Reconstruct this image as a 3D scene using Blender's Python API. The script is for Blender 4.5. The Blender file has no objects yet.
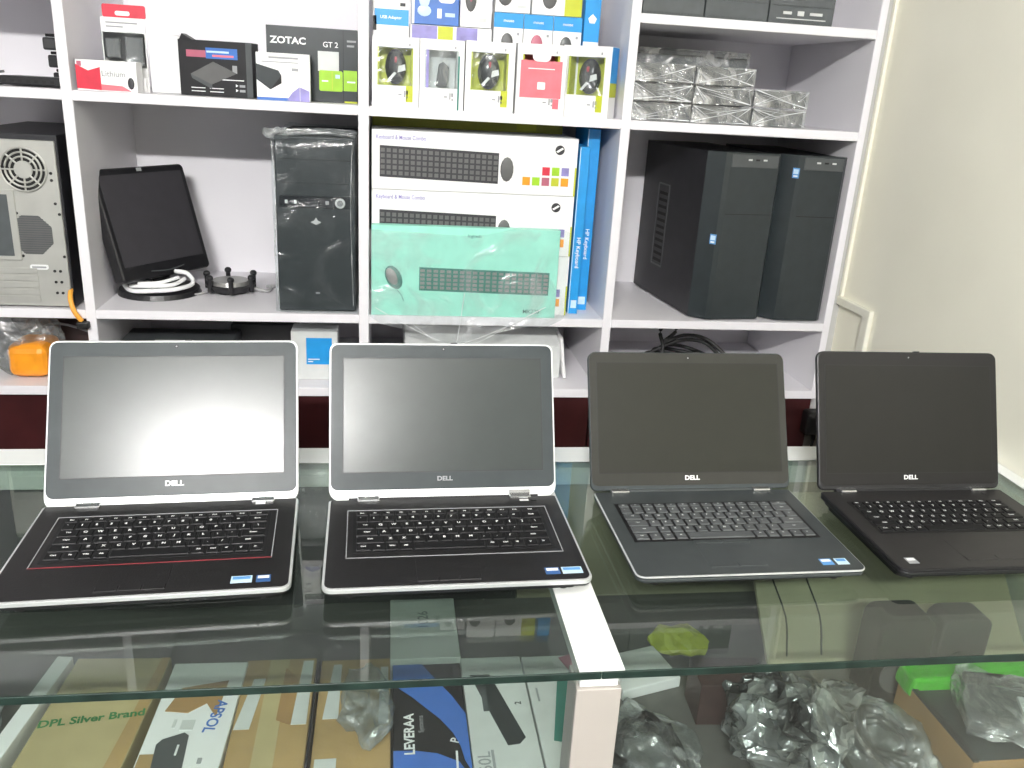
import bpy, bmesh, math, random
from mathutils import Matrix, Vector, noise
R = math.radians
random.seed(7)
SC = bpy.context.scene
COL = SC.collection

# ---------------------------------------------------------------- materials
def mat(name, rgb, rough=.5, metal=0., spec=.5, var=.06, scale=30., bump=0., bscale=60., coat=0., emis=0.):
    m = bpy.data.materials.new(name); m.use_nodes = True
    nt = m.node_tree; b = nt.nodes['Principled BSDF']
    b.inputs['Roughness'].default_value = rough
    b.inputs['Metallic'].default_value = metal
    b.inputs['Specular IOR Level'].default_value = spec
    b.inputs['Coat Weight'].default_value = coat
    tc = nt.nodes.new('ShaderNodeTexCoord')
    n = nt.nodes.new('ShaderNodeTexNoise'); n.inputs['Scale'].default_value = scale
    nt.links.new(tc.outputs['Object'], n.inputs['Vector'])
    r = nt.nodes.new('ShaderNodeValToRGB')
    lo = [max(0, c * (1 - var)) for c in rgb]; hi = [min(1, c * (1 + var)) for c in rgb]
    r.color_ramp.elements[0].position = .3; r.color_ramp.elements[1].position = .7
    r.color_ramp.elements[0].color = (*lo, 1); r.color_ramp.elements[1].color = (*hi, 1)
    nt.links.new(n.outputs['Fac'], r.inputs['Fac'])
    nt.links.new(r.outputs['Color'], b.inputs['Base Color'])
    if bump:
        n2 = nt.nodes.new('ShaderNodeTexNoise'); n2.inputs['Scale'].default_value = bscale
        n2.inputs['Detail'].default_value = 4
        nt.links.new(tc.outputs['Object'], n2.inputs['Vector'])
        bp = nt.nodes.new('ShaderNodeBump'); bp.inputs['Strength'].default_value = bump
        bp.inputs['Distance'].default_value = .01
        nt.links.new(n2.outputs['Fac'], bp.inputs['Height'])
        nt.links.new(bp.outputs['Normal'], b.inputs['Normal'])
    if emis:
        b.inputs['Emission Color'].default_value = (*rgb, 1); b.inputs['Emission Strength'].default_value = emis
    return m

def glass_mat(name, tint, ior=1.52, dust=0.):
    """Sheet glass: Fresnel reflection over tinted transmission."""
    m = bpy.data.materials.new(name); m.use_nodes = True; nt = m.node_tree
    nt.nodes.clear(); N = nt.nodes.new; L = nt.links.new
    out = N('ShaderNodeOutputMaterial'); mix = N('ShaderNodeMixShader')
    tr = N('ShaderNodeBsdfTransparent'); tr.inputs['Color'].default_value = (*tint, 1)
    gl = N('ShaderNodeBsdfGlossy'); gl.inputs['Roughness'].default_value = .015
    fr = N('ShaderNodeFresnel'); ge = N('ShaderNodeNewGeometry')
    mx = N('ShaderNodeMix'); mx.data_type = 'FLOAT'
    mx.inputs[2].default_value = ior; mx.inputs[3].default_value = 1 / ior
    L(ge.outputs['Backfacing'], mx.inputs[0]); L(mx.outputs[0], fr.inputs['IOR'])
    L(fr.outputs[0], mix.inputs[0]); L(tr.outputs[0], mix.inputs[1]); L(gl.outputs[0], mix.inputs[2])
    if dust:
        m3 = N('ShaderNodeMixShader'); d = N('ShaderNodeBsdfDiffuse'); d.inputs['Color'].default_value = (.72, .78, .75, 1)
        tc = N('ShaderNodeTexCoord'); n = N('ShaderNodeTexNoise'); n.inputs['Scale'].default_value = 9; n.inputs['Detail'].default_value = 5
        L(tc.outputs['Object'], n.inputs['Vector']); mr = N('ShaderNodeMapRange'); mr.inputs['From Min'].default_value = .3; mr.inputs['From Max'].default_value = .75
        mr.inputs['To Min'].default_value = dust * .7; mr.inputs['To Max'].default_value = dust * 1.4
        L(n.outputs['Fac'], mr.inputs['Value']); L(mr.outputs[0], m3.inputs[0])
        L(mix.outputs[0], m3.inputs[1]); L(d.outputs[0], m3.inputs[2]); L(m3.outputs[0], out.inputs['Surface'])
    else:
        L(mix.outputs[0], out.inputs['Surface'])
    return m

def film_mat(name, fac=.25, tint=(.95, .97, .97), rough=.12, scale=18., bump=.8, white=.3):
    """Crinkled clear plastic film: mostly clear, glossy and milky along the creases."""
    m = bpy.data.materials.new(name); m.use_nodes = True; nt = m.node_tree
    nt.nodes.clear(); N = nt.nodes.new; L = nt.links.new
    out = N('ShaderNodeOutputMaterial'); mix = N('ShaderNodeMixShader'); mix2 = N('ShaderNodeMixShader')
    tr = N('ShaderNodeBsdfTransparent'); tr.inputs['Color'].default_value = (*tint, 1)
    gl = N('ShaderNodeBsdfGlossy'); gl.inputs['Roughness'].default_value = rough
    df = N('ShaderNodeBsdfDiffuse'); df.inputs['Color'].default_value = (.8, .82, .84, 1)
    tc = N('ShaderNodeTexCoord'); n = N('ShaderNodeTexNoise'); n.inputs['Scale'].default_value = scale
    n.inputs['Detail'].default_value = 5; n.inputs['Distortion'].default_value = 1.2
    L(tc.outputs['Object'], n.inputs['Vector'])
    bp = N('ShaderNodeBump'); bp.inputs['Strength'].default_value = bump; bp.inputs['Distance'].default_value = .02
    L(n.outputs['Fac'], bp.inputs['Height']); L(bp.outputs['Normal'], gl.inputs['Normal'])
    rp = N('ShaderNodeValToRGB'); e = rp.color_ramp.elements
    e[0].position = .45; e[0].color = (fac * .5,) * 3 + (1,); e[1].position = .68; e[1].color = (min(1, fac * 2.2),) * 3 + (1,)
    L(n.outputs['Fac'], rp.inputs['Fac'])
    mix2.inputs[0].default_value = white
    L(gl.outputs[0], mix2.inputs[1]); L(df.outputs[0], mix2.inputs[2])
    L(rp.outputs['Color'], mix.inputs[0]); L(tr.outputs[0], mix.inputs[1]); L(mix2.outputs[0], mix.inputs[2])
    L(mix.outputs[0], out.inputs['Surface'])
    return m

M = dict(
    laminate=mat('white_laminate', (.80, .785, .82), .45, var=.015, scale=4),
    cream=mat('cream_wall_paint', (.92, .90, .77), .32, var=.03, scale=3, bump=.05, bscale=30),
    creamtrim=mat('cream_trim', (.84, .83, .72), .4, var=.02),
    wall=mat('white_wall_paint', (.5, .5, .49), .6, var=.03, scale=3),
    ceil=mat('ceiling_paint', (.5, .5, .5), .8, var=.02),
    floor=mat('grey_floor_tile', (.22, .21, .2), .35, var=.1, scale=5),
    maroon=mat('maroon_laminate', (.045, .010, .011), .35, var=.2, scale=14),
    frame=mat('white_painted_frame', (.86, .88, .86), .35, var=.02, scale=6),
    post=mat('post_paint', (.42, .39, .36), .5, var=.03, scale=6),
    glass=glass_mat('counter_glass', (.92, .955, .94)),
    topglass=glass_mat('counter_top_glass', (.74, .80, .765), 1.75, .012),
    glassedge=mat('glass_edge_green', (.012, .026, .021), .45, spec=.25, var=.3),
    inner=mat('showcase_shelf', (.12, .118, .108), .5, var=.08),  # darkened: shade under the laptops put into the shelf colour
    beigecard=mat('beige_cardboard', (.58, .52, .36), .6, var=.08, scale=8),
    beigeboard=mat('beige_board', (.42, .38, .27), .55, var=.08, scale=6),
    innerback=mat('showcase_back_board', (.035, .038, .036), .5, var=.15),  # near black: shade under the laptops put into the board colour
    black=mat('black_plastic', (.012, .012, .014), .38, var=.15),
    blackgloss=mat('glossy_black', (.012, .015, .018), .12, var=.1),
    deck=mat('matte_black_deck', (.008, .0075, .008), .42, var=.12, bump=.05, bscale=400),
    deckgrey=mat('dark_grey_deck', (.045, .052, .054), .36, var=.1, bump=.05, bscale=400),
    deckblack=mat('charcoal_deck', (.019, .018, .019), .45, var=.1, bump=.05, bscale=400),
    key=mat('key_black', (.010, .010, .011), .5, spec=.2, var=.1),
    keygrey=mat('key_grey', (.085, .092, .096), .3, var=.1),
    keybed=mat('key_bed_black', (.006, .006, .007), .5),
    bezel=mat('grey_bezel', (.055, .064, .067), .3, spec=.12, var=.06),
    bezel3=mat('charcoal_bezel', (.030, .030, .026), .32, spec=.3, var=.06),
    bezel4=mat('black_bezel', (.014, .0135, .0135), .36, spec=.3, var=.06),
    screen=mat('matte_screen', (.045, .053, .051), .25, spec=.36, var=.03, coat=0),
    screen2=mat('matte_screen_dark', (.017, .018, .013), .38, spec=.3, var=.03),
    screen4=mat('matte_screen_black', (.013, .013, .011), .4, spec=.3, var=.03),
    silver=mat('silver_trim', (.72, .74, .74), .3, metal=.55, var=.03),
    silverlid=mat('silver_lid', (.80, .82, .82), .35, metal=.15, var=.02),
    chrome=mat('chrome_hinge', (.62, .63, .63), .22, metal=.9, var=.05),
    red=mat('dark_red_line', (.25, .03, .04), .4),
    ink=mat('white_print', (.85, .86, .86), .5, var=.02),
    inkgrey=mat('grey_print', (.32, .33, .34), .5),
    inkdark=mat('dark_print', (.03, .03, .035), .5),
    stickblue=mat('sticker_blue', (.10, .30, .62), .3, var=.1),
    sticknavy=mat('sticker_navy', (.03, .10, .28), .3, var=.1),
    sticklight=mat('sticker_pale_blue', (.55, .72, .85), .3, var=.1),
    white=mat('white_card', (.84, .84, .84), .45, var=.02),
    whitegrey=mat('pale_grey_card', (.62, .64, .63), .45, var=.05),
    lime=mat('lime_card', (.52, .56, .03), .45, var=.08),
    olive=mat('lime_carton_top', (.42, .44, .05), .5, var=.1),
    blue=mat('bright_blue_card', (.02, .30, .70), .4, var=.06),
    blue2=mat('deep_blue_card', (.05, .16, .50), .4, var=.1),
    royal=mat('royal_blue_card', (.06, .17, .56), .4, var=.06),
    navy=mat('navy_print', (.04, .07, .2), .4),
    teal=mat('teal_card', (.34, .78, .64), .4, var=.05),
    tealdark=mat('teal_print', (.03, .20, .16), .4),
    redcard=mat('red_card', (.62, .03, .06), .4, var=.1),
    pink=mat('coral_card', (.80, .18, .22), .4, var=.1),
    orange=mat('orange_plastic', (.90, .33, .02), .35, var=.12),
    cable_orange=mat('orange_cable', (.85, .38, .05), .4),
    tan=mat('tan_cardboard', (.46, .38, .20), .7, var=.1, scale=12, bump=.1),
    brown=mat('brown_cardboard', (.34, .20, .08), .7, var=.14, scale=12, bump=.1),
    brown2=mat('pale_brown_cardboard', (.42, .28, .12), .7, var=.14, scale=12, bump=.1),
    darkbrown=mat('dark_brown_box', (.055, .03, .028), .5, var=.2),
    greenprint=mat('green_print', (.04, .20, .06), .5),
    green=mat('bright_green_plastic', (.06, .42, .02), .3, var=.15, bump=.3, bscale=40),
    nvgreen=mat('lime_green_print', (.32, .58, .02), .4, var=.1),
    steel=mat('galvanised_steel', (.52, .52, .49), .42, metal=.5, var=.06, scale=20),
    steeldark=mat('vent_grey', (.12, .12, .12), .5, metal=.3),
    darkhole=mat('dark_hole', (.008, .008, .008), .7),
    pc=mat('pc_black', (.026, .033, .036), .3, var=.1),
    pcside=mat('pc_side_black', (.020, .020, .024), .42, var=.15),
    pcgrey=mat('pc_grey_panel', (.075, .082, .085), .34, var=.06),
    greybox=mat('dark_grey_box', (.085, .095, .1), .25, var=.1),
    pkg=mat('grey_package', (.07, .077, .08), .32, metal=.35, var=.4, scale=26, bump=.7, bscale=40),
    film=film_mat('clear_film', .30, rough=.2, white=.5),
    filmthin=film_mat('thin_clear_film', .10, rough=.15, white=.4, scale=10),
    filmsilver=film_mat('crinkled_wrap', .50, rough=.18, white=.35, scale=16, bump=1.0),
    bagdark=mat('silver_grey_bag', (.28, .29, .29), .18, metal=.6, var=.9, scale=12, bump=1.0, bscale=26),  # strong tone contrast in the colour stands for highlights on the crumples
    bagclear=film_mat('grey_poly_bag', .30, tint=(.75, .78, .76), rough=.25, white=.45, scale=14),
    cord=mat('black_rubber', (.01, .01, .01), .45),
    greycord=mat('grey_cord', (.4, .4, .4), .45),
    lcdoff=mat('monitor_screen', (.046, .044, .050), .35, var=.06),
    foldglint=mat('film_fold', (.75, .77, .78), .25, var=.1),  # near-white folds: highlights of the film put into the colour
    bagfilm=film_mat('bag_film', .17, rough=.2, white=.72, scale=9),  # large white share stands for the milky glare on the bag
    towerfilm=film_mat('tower_film', .06, rough=.15, white=.4, scale=9),
    lamp=mat('led_diffuser', (1, .985, .96), .5, var=0, emis=620.),
    panel=mat('fill_panel_glow', (1, .985, .96), .5, var=0, emis=22.),  # glow of the added overhead fill panel
    lampbody=mat('lamp_body', (.8, .8, .8), .4),
    purple=mat('violet_print', (.28, .25, .55), .4, var=.2),
    magenta=mat('magenta_print', (.45, .12, .18), .4),
    pcb=mat('grey_heatsink', (.30, .30, .29), .4, metal=.5),
)

# ---------------------------------------------------------------- mesh builder
class MB:
    def __init__(s):
        s.bm = bmesh.new(); s.mats = []; s.xf = Matrix.Identity(4)
    def _mi(s, m):
        if m not in s.mats: s.mats.append(m)
        return s.mats.index(m)
    def _fin(s, verts, m):
        i = s._mi(m); fs = set()
        for v in verts:
            v.co = s.xf @ v.co
            fs.update(v.link_faces)
        for f in fs: f.material_index = i
        return fs
    def box(s, x0, x1, y0, y1, z0, z1, m, bev=0, seg=2):
        r = bmesh.ops.create_cube(s.bm, size=1)
        vs = r['verts']
        for v in vs:
            v.co = Vector(((x0 + x1) / 2 + v.co.x * (x1 - x0), (y0 + y1) / 2 + v.co.y * (y1 - y0), (z0 + z1) / 2 + v.co.z * (z1 - z0)))
        if bev:
            es = list({e for v in vs for e in v.link_edges})
            rr = bmesh.ops.bevel(s.bm, geom=es, offset=bev, segments=seg, affect='EDGES', profile=.5)
            vs = list({v for f in rr['faces'] for v in f.verts} | {v for v in vs if v.is_valid})
        s._fin(vs, m); return s
    def prism(s, pts, a, b, m, axis='z', bev=0):
        """polygon pts extruded from a to b; axis z: pts are (x,y); y: (x,z); x: (y,z)"""
        def mk(p, t):
            return {'z': (p[0], p[1], t), 'y': (p[0], t, p[1]), 'x': (t, p[0], p[1])}[axis]
        lo = [s.bm.verts.new(mk(p, a)) for p in pts]; hi = [s.bm.verts.new(mk(p, b)) for p in pts]
        n = len(pts); fs = [s.bm.faces.new(lo), s.bm.faces.new(hi)]
        for i in range(n): fs.append(s.bm.faces.new((lo[i], lo[(i + 1) % n], hi[(i + 1) % n], hi[i])))
        bmesh.ops.recalc_face_normals(s.bm, faces=fs)
        vs = lo + hi
        if bev:
            es = [e for e in {e for v in vs for e in v.link_edges} if not ((e.verts[0] in lo) ^ (e.verts[1] in lo))]
            rr = bmesh.ops.bevel(s.bm, geom=es, offset=bev, segments=2, affect='EDGES', profile=.5)
            vs = list({v for f in rr['faces'] for v in f.verts} | {v for v in vs if v.is_valid})
        s._fin(vs, m); return s
    def cyl(s, p0, p1, r, m, r2=None, seg=20):
        p0, p1 = Vector(p0), Vector(p1); d = p1 - p0
        rr = bmesh.ops.create_cone(s.bm, cap_ends=True, segments=seg, radius1=r, radius2=r if r2 is None else r2, depth=d.length)
        T = Matrix.Translation((p0 + p1) / 2) @ d.to_track_quat('Z', 'Y').to_matrix().to_4x4()
        for v in rr['verts']: v.co = T @ v.co
        s._fin(rr['verts'], m); return s
    def ball(s, c, rad, m, seg=16, half=False):
        rr = bmesh.ops.create_uvsphere(s.bm, u_segments=seg, v_segments=max(6, seg // 2), radius=1)
        for v in rr['verts']: v.co = Vector((c[0] + v.co.x * rad[0], c[1] + v.co.y * rad[1], c[2] + v.co.z * rad[2]))
        s._fin(rr['verts'], m); return s
    def tube(s, pts, r, m, seg=8, smooth=4):
        P = [Vector(p) for p in pts]
        if smooth and len(P) > 2:
            Q = []
            for i in range(len(P) - 1):
                a, b, c, d = P[max(i - 1, 0)], P[i], P[i + 1], P[min(i + 2, len(P) - 1)]
                for k in range(smooth):
                    t = k / smooth
                    Q.append(.5 * ((2 * b) + (c - a) * t + (2 * a - 5 * b + 4 * c - d) * t * t + (3 * b - a - 3 * c + d) * t ** 3))
            Q.append(P[-1]); P = Q
        rings = []; up = Vector((0, 0, 1)); vs = []
        for i, p in enumerate(P):
            t = (P[min(i + 1, len(P) - 1)] - P[max(i - 1, 0)]).normalized()
            a = t.cross(up)
            if a.length < .05: a = t.cross(Vector((1, 0, 0)))
            a.normalize(); b = t.cross(a)
            ring = [s.bm.verts.new(p + a * (r * math.cos(2 * math.pi * k / seg)) + b * (r * math.sin(2 * math.pi * k / seg))) for k in range(seg)]
            rings.append(ring); vs += ring
        for i in range(len(rings) - 1):
            for k in range(seg):
                s.bm.faces.new((rings[i][k], rings[i][(k + 1) % seg], rings[i + 1][(k + 1) % seg], rings[i + 1][k]))
        s.bm.faces.new(rings[0]); s.bm.faces.new(rings[-1][::-1])
        s._fin(vs, m); return s
    def mesh(s, me, T, m):
        n0 = len(s.bm.verts); tmp = bmesh.new(); tmp.from_mesh(me)
        mp = {}; fs = []
        for v in tmp.verts: mp[v.index] = s.bm.verts.new(T @ v.co)
        for f in tmp.faces:
            try: fs.append(s.bm.faces.new([mp[v.index] for v in f.verts]))
            except ValueError: pass
        tmp.free(); s._fin(list(mp.values()), m); return s
    def crumple(s, amp, scale, seed=0.):
        """push every vertex about by smooth noise, for film and bags"""
        for v in s.bm.verts:
            q = v.co * scale + Vector((seed, seed * 1.7, -seed))
            v.co += amp * noise.turbulence_vector(q, 3, False)
        return s
    def build(s, name, parent=None, smooth=False):
        me = bpy.data.meshes.new(name)
        bmesh.ops.recalc_face_normals(s.bm, faces=s.bm.faces[:])
        s.bm.to_mesh(me); s.bm.free()
        for m in s.mats: me.materials.append(M[m])
        if smooth:
            for p in me.polygons: p.use_smooth = True
        o = bpy.data.objects.new(name, me); COL.objects.link(o)
        if parent: o.parent = parent
        return o

def tag(o, label, cat, group=None):
    o['label'] = label; o['category'] = cat
    if group: o['group'] = group
    return o
def thing(name, label, cat, loc=(0, 0, 0), rz=0., group=None):
    o = bpy.data.objects.new(name, None); COL.objects.link(o)
    o.empty_display_size = .05; o.location = loc; o.rotation_euler = (0, 0, R(rz))
    return tag(o, label, cat, group)
def struct(o):
    o['kind'] = 'structure'; return o

# ---------------------------------------------------------------- lettering (built-in font, converted to mesh)
_gl = {}
def glyphs(body, thick=0., ext=.0):
    k = (body, thick)
    if k not in _gl:
        c = bpy.data.curves.new('txt', 'FONT'); c.body = body; c.size = 1; c.offset = thick; c.extrude = ext
        c.resolution_u = 3; c.align_x = 'CENTER'; c.align_y = 'CENTER'
        o = bpy.data.objects.new('txt', c); COL.objects.link(o)
        dg = bpy.context.evaluated_depsgraph_get()
        me = bpy.data.meshes.new_from_object(o.evaluated_get(dg))
        bpy.data.objects.remove(o); bpy.data.curves.remove(c)
        _gl[k] = me
    return _gl[k]
FRONT = Matrix.Rotation(R(90), 4, 'X')                      # text reads from -y
def put_text(mb, body, size, at, m, base=FRONT, rot=0., thick=.01, sx=1.):
    me = glyphs(body, thick)
    T = Matrix.Translation(at) @ base @ Matrix.Rotation(R(rot), 4, 'Z') @ Matrix.Diagonal((size * sx, size, size, 1))
    return mb.mesh(me, T, m)
def lettering(name, body, size, at, m, parent, base=FRONT, rot=0., thick=.01, sx=1.):
    return put_text(MB(), body, size, at, m, base, rot, thick, sx).build(name, parent)

def rrect(x0, x1, y0, y1, r, n=5, rs=None):
    """rounded rectangle outline; rs: radii for corners (x1y1, x0y1, x0y0, x1y0)"""
    rs = rs or (r, r, r, r); out = []
    for k, (cx, cy, sx, sy) in enumerate(((x1, y1, -1, -1), (x0, y1, 1, -1), (x0, y0, 1, 1), (x1, y0, -1, 1))):
        q = max(rs[k], 1e-5); ccx, ccy = cx + sx * q, cy + sy * q
        for i in range(n + 1):
            a = R(90 * k + 90 * i / n)
            out.append((ccx + q * math.cos(a), ccy + q * math.sin(a)))
    return out

# ================================================================ THE SETTING
def slab(name, x0, x1, y0, y1, z0, z1, m):
    return struct(MB().box(x0, x1, y0, y1, z0, z1, m).build(name))
slab('floor', -3, 1.35, -3.2, 2.6, -.1, 0, 'floor')
slab('ceiling', -3, 1.35, -3.2, 2.6, 2.85, 2.95, 'ceil')
slab('wall_right', 1.182, 1.35, -3.2, 2.6, 0, 2.85, 'cream')
slab('wall_back', -3, 1.182, 2.5, 2.6, 0, 2.85, 'wall')
slab('wall_left', -3.1, -3, -3.2, 2.6, 0, 2.85, 'wall')
mb = MB()
mb.prism([(2.058, 1.095), (2.058, 1.117), (1.893, 1.117), (1.893, .1), (1.926, .1), (1.926, 1.095)], 1.170, 1.1825, 'creamtrim', axis='x', bev=.003)
struct(mb.build('trim_1'))
struct(MB().box(1.1735, 1.1825, 2.046, 2.058, 1.117, 2.84, 'creamtrim', .002).build('lit_edge_bead'))  # thin pale bead added to draw the bright line along the wall edge
struct(MB().box(1.134, 1.1825, 2.059, 2.07, 0, 2.84, 'wall').build('gap_shade_filler'))  # grey strip added to stand for the shaded gap beside the shelving
struct(MB().box(1.170, 1.182, -3.2, 1.89, 0, .1, 'creamtrim', .003).build('baseboard_right'))

# ================================================================ SHELVING UNIT
YF, YB = 2.0, 2.44
UPR = [(-1.32, -1.298), (-.679, -.657), (-.066, -.043), (.530, .552), (1.115, 1.133)]
su = thing('shelving_unit', 'white open shelving unit full of boxes and computers along the back wall', 'shelving unit', (0, 0, 0))
for x0, x1 in UPR:
    MB().box(x0, x1, YF, YB, .87, 2.24, 'laminate', .0012, 1).build('upright', su)
MB().box(-1.3, 1.12, YB, YB + .012, .85, 2.24, 'laminate').build('back_panel', su)
CELLS = [(UPR[i][1], UPR[i + 1][0]) for i in range(4)]
for i, (x0, x1) in enumerate(CELLS):
    for zt in (1.055, 1.530):
        MB().box(x0, x1, YF, YB, zt - .021, zt, 'laminate', .0012, 1).build('shelf', su)
MB().box(CELLS[3][0], CELLS[3][1], YF, YB, 1.737, 1.757, 'laminate', .0012, 1).build('shelf', su)
MB().box(CELLS[0][0], CELLS[0][1], YF, YB, 1.758, 1.780, 'laminate', .0012, 1).build('shelf', su)
for i in (1, 2): MB().box(CELLS[i][0], CELLS[i][1], YF, YB, 2.03, 2.05, 'laminate', .0012, 1).build('shelf', su)
MB().box(-1.32, 1.133, YF, YB, .848, .870, 'laminate', .0012, 1).build('shelf', su)
MB().box(-1.32, 1.133, YF, YB, 2.24, 2.26, 'laminate', .0012, 1).build('shelf', su)

bc = thing('base_cabinet', 'dark maroon base cabinet under the white shelving unit', 'cabinet', (0, 0, 0))
MB().box(-1.31, 1.128, 2.03, 2.44, 0, .847, 'maroon').build('body', bc)
xs = [-1.31, -.70, -.09, .52, 1.128]
for a, b in zip(xs, xs[1:]):
    d = MB().box(a + .002, b - .002, 2.012, 2.03, .06, .845, 'maroon', .002).build('door', bc)
    MB().cyl(((a + b) / 2, 2.002, .62), ((a + b) / 2, 2.002, .70), .005, 'chrome').cyl(((a + b) / 2, 2.002, .625), ((a + b) / 2, 2.012, .625), .004, 'chrome').cyl(((a + b) / 2, 2.002, .695), ((a + b) / 2, 2.012, .695), .004, 'chrome').build('handle', d)

# ================================================================ GLASS COUNTER
GZ = .95
dc = thing('display_counter', 'glass topped shop display counter with white frame carrying the laptops', 'display counter', (0, 0, 0))
for a, b in ((-1.4, .2525), (.2535, 1.180)):
    tg = MB().box(a, b, .809, 1.4545, .940, GZ, 'topglass').build('top_glass', dc)
    MB().box(a, b, .8065, .809, .9398, GZ + .0002, 'glassedge', .0008, 1).build('glass_edge', tg)
for a, b in ((-1.398, .226), (.281, 1.180)):
    MB().box(a, b, .817, .822, .45, .9395, 'glass').build('front_glass', dc)
MB().box(.230, .277, .816, 1.39, .922, .9395, 'frame', .001, 1).build('cross_rail', dc)
MB().box(.226, .281, .8085, 1.392, GZ + .0001, GZ + .0014, 'frame').build('seam_strip', dc)
MB().box(.226, .281, .812, .86, .06, .9215, 'post', .001, 1).build('post', dc)
MB().box(-1.4, 1.180, 1.39, 1.4545, .905, .9395, 'frame', .001, 1).build('back_rail', dc)
MB().box(1.138, 1.180, .82, 1.388, .922, .9395, 'frame', .001, 1).build('end_rail', dc)
MB().box(1.150, 1.180, .8085, 1.392, GZ + .0001, GZ + .0014, 'frame').build('end_strip', dc)
MB().box(-1.4, 1.180, 1.3925, 1.4545, GZ + .0001, GZ + .0016, 'frame').build('back_strip', dc)
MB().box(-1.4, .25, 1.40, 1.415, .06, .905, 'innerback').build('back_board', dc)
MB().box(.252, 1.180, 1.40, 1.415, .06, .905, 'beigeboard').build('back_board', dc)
MB().box(-1.4, 1.180, .826, 1.398, .640, .660, 'inner', .001, 1).build('inner_shelf', dc)
MB().box(-1.4, 1.180, .816, 1.40, .04, .06, 'inner').build('bottom_board', dc)
MB().box(-1.4, 1.180, .85, 1.40, 0, .04, 'black').build('plinth', dc)
MB().box(-1.4, 1.180, .812, .828, .40, .45, 'frame').build('front_rail', dc)
MB().box(-1.4, 1.180, .814, .826, .06, .40, 'frame').build('front_panel', dc)

# ================================================================ LAPTOPS
ROWS = [  # legends and key widths, rear row first
    [('Esc', 1)] + [('F%d' % i, 1) for i in range(1, 13)] + [('Del', 1.5)],
    [(c, 1) for c in '`1234567890-='] + [('Back', 1.6)],
    [('Tab', 1.5)] + [(c, 1) for c in 'QWERTYUIOP[]'] + [('\\', 1.1)],
    [('Caps', 1.75)] + [(c, 1) for c in 'ASDFGHJKL;\''] + [('Enter', 1.85)],
    [('Shift', 2.2)] + [(c, 1) for c in 'ZXCVBNM,./'] + [('Shift', 2.4)],
    [('Ctrl', 1.2), ('Fn', 1), ('Win', 1), ('Alt', 1), ('', 5.4), ('Alt', 1), ('Ctrl', 1), ('<', 1), ('v', 1), ('>', 1)],
]
FLAT = Matrix.Identity(4)                                    # text lying on a table, read from -y
def keyboard(root, x0, x1, y0, y1, z, km, gap, h, legend, lsize=.0042):
    """y0 nearest the hinge (larger), y1 nearest the user"""
    bed = MB().box(x0 - .003, x1 + .003, y1 - .003, y0 + .003, z - .001, z + .0006, 'keybed').build('keyboard', root)
    k = MB(); t = MB()
    rows = [.62, 1, 1, 1, 1, 1]; tot = sum(rows); yy = y0
    for row, rh in zip(ROWS, rows):
        dh = (y0 - y1) * rh / tot; w = sum(c[1] for c in row); xx = x0
        for leg, kw in row:
            dw = (x1 - x0) * kw / w
            a, b, c, d = xx + gap / 2, xx + dw - gap / 2, yy - dh + gap / 2, yy - gap / 2
            i = .0011
            n = len(k.bm.verts)
            lo = [k.bm.verts.new((p[0], p[1], z)) for p in ((a, c), (b, c), (b, d), (a, d))]
            hi = [k.bm.verts.new((p[0], p[1], z + h)) for p in ((a + i, c + i), (b - i, c + i), (b - i, d - i * .6), (a + i, d - i * .6))]
            k.bm.faces.new(hi)
            for j in range(4): k.bm.faces.new((lo[j], lo[(j + 1) % 4], hi[(j + 1) % 4], hi[j]))
            k._fin(lo + hi, km)
            if leg:
                s = lsize if len(leg) == 1 else lsize * .66
                px = (a + b) / 2 if len(leg) > 1 else a + (b - a) * .38
                put_text(t, leg, s, (px, c + (d - c) * .6, z + h + .0002), legend, FLAT, 0, .045)
            xx += dw
        yy -= dh
    k.build('keys', bed); t.build('key_lettering', bed)
    return bed

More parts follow.
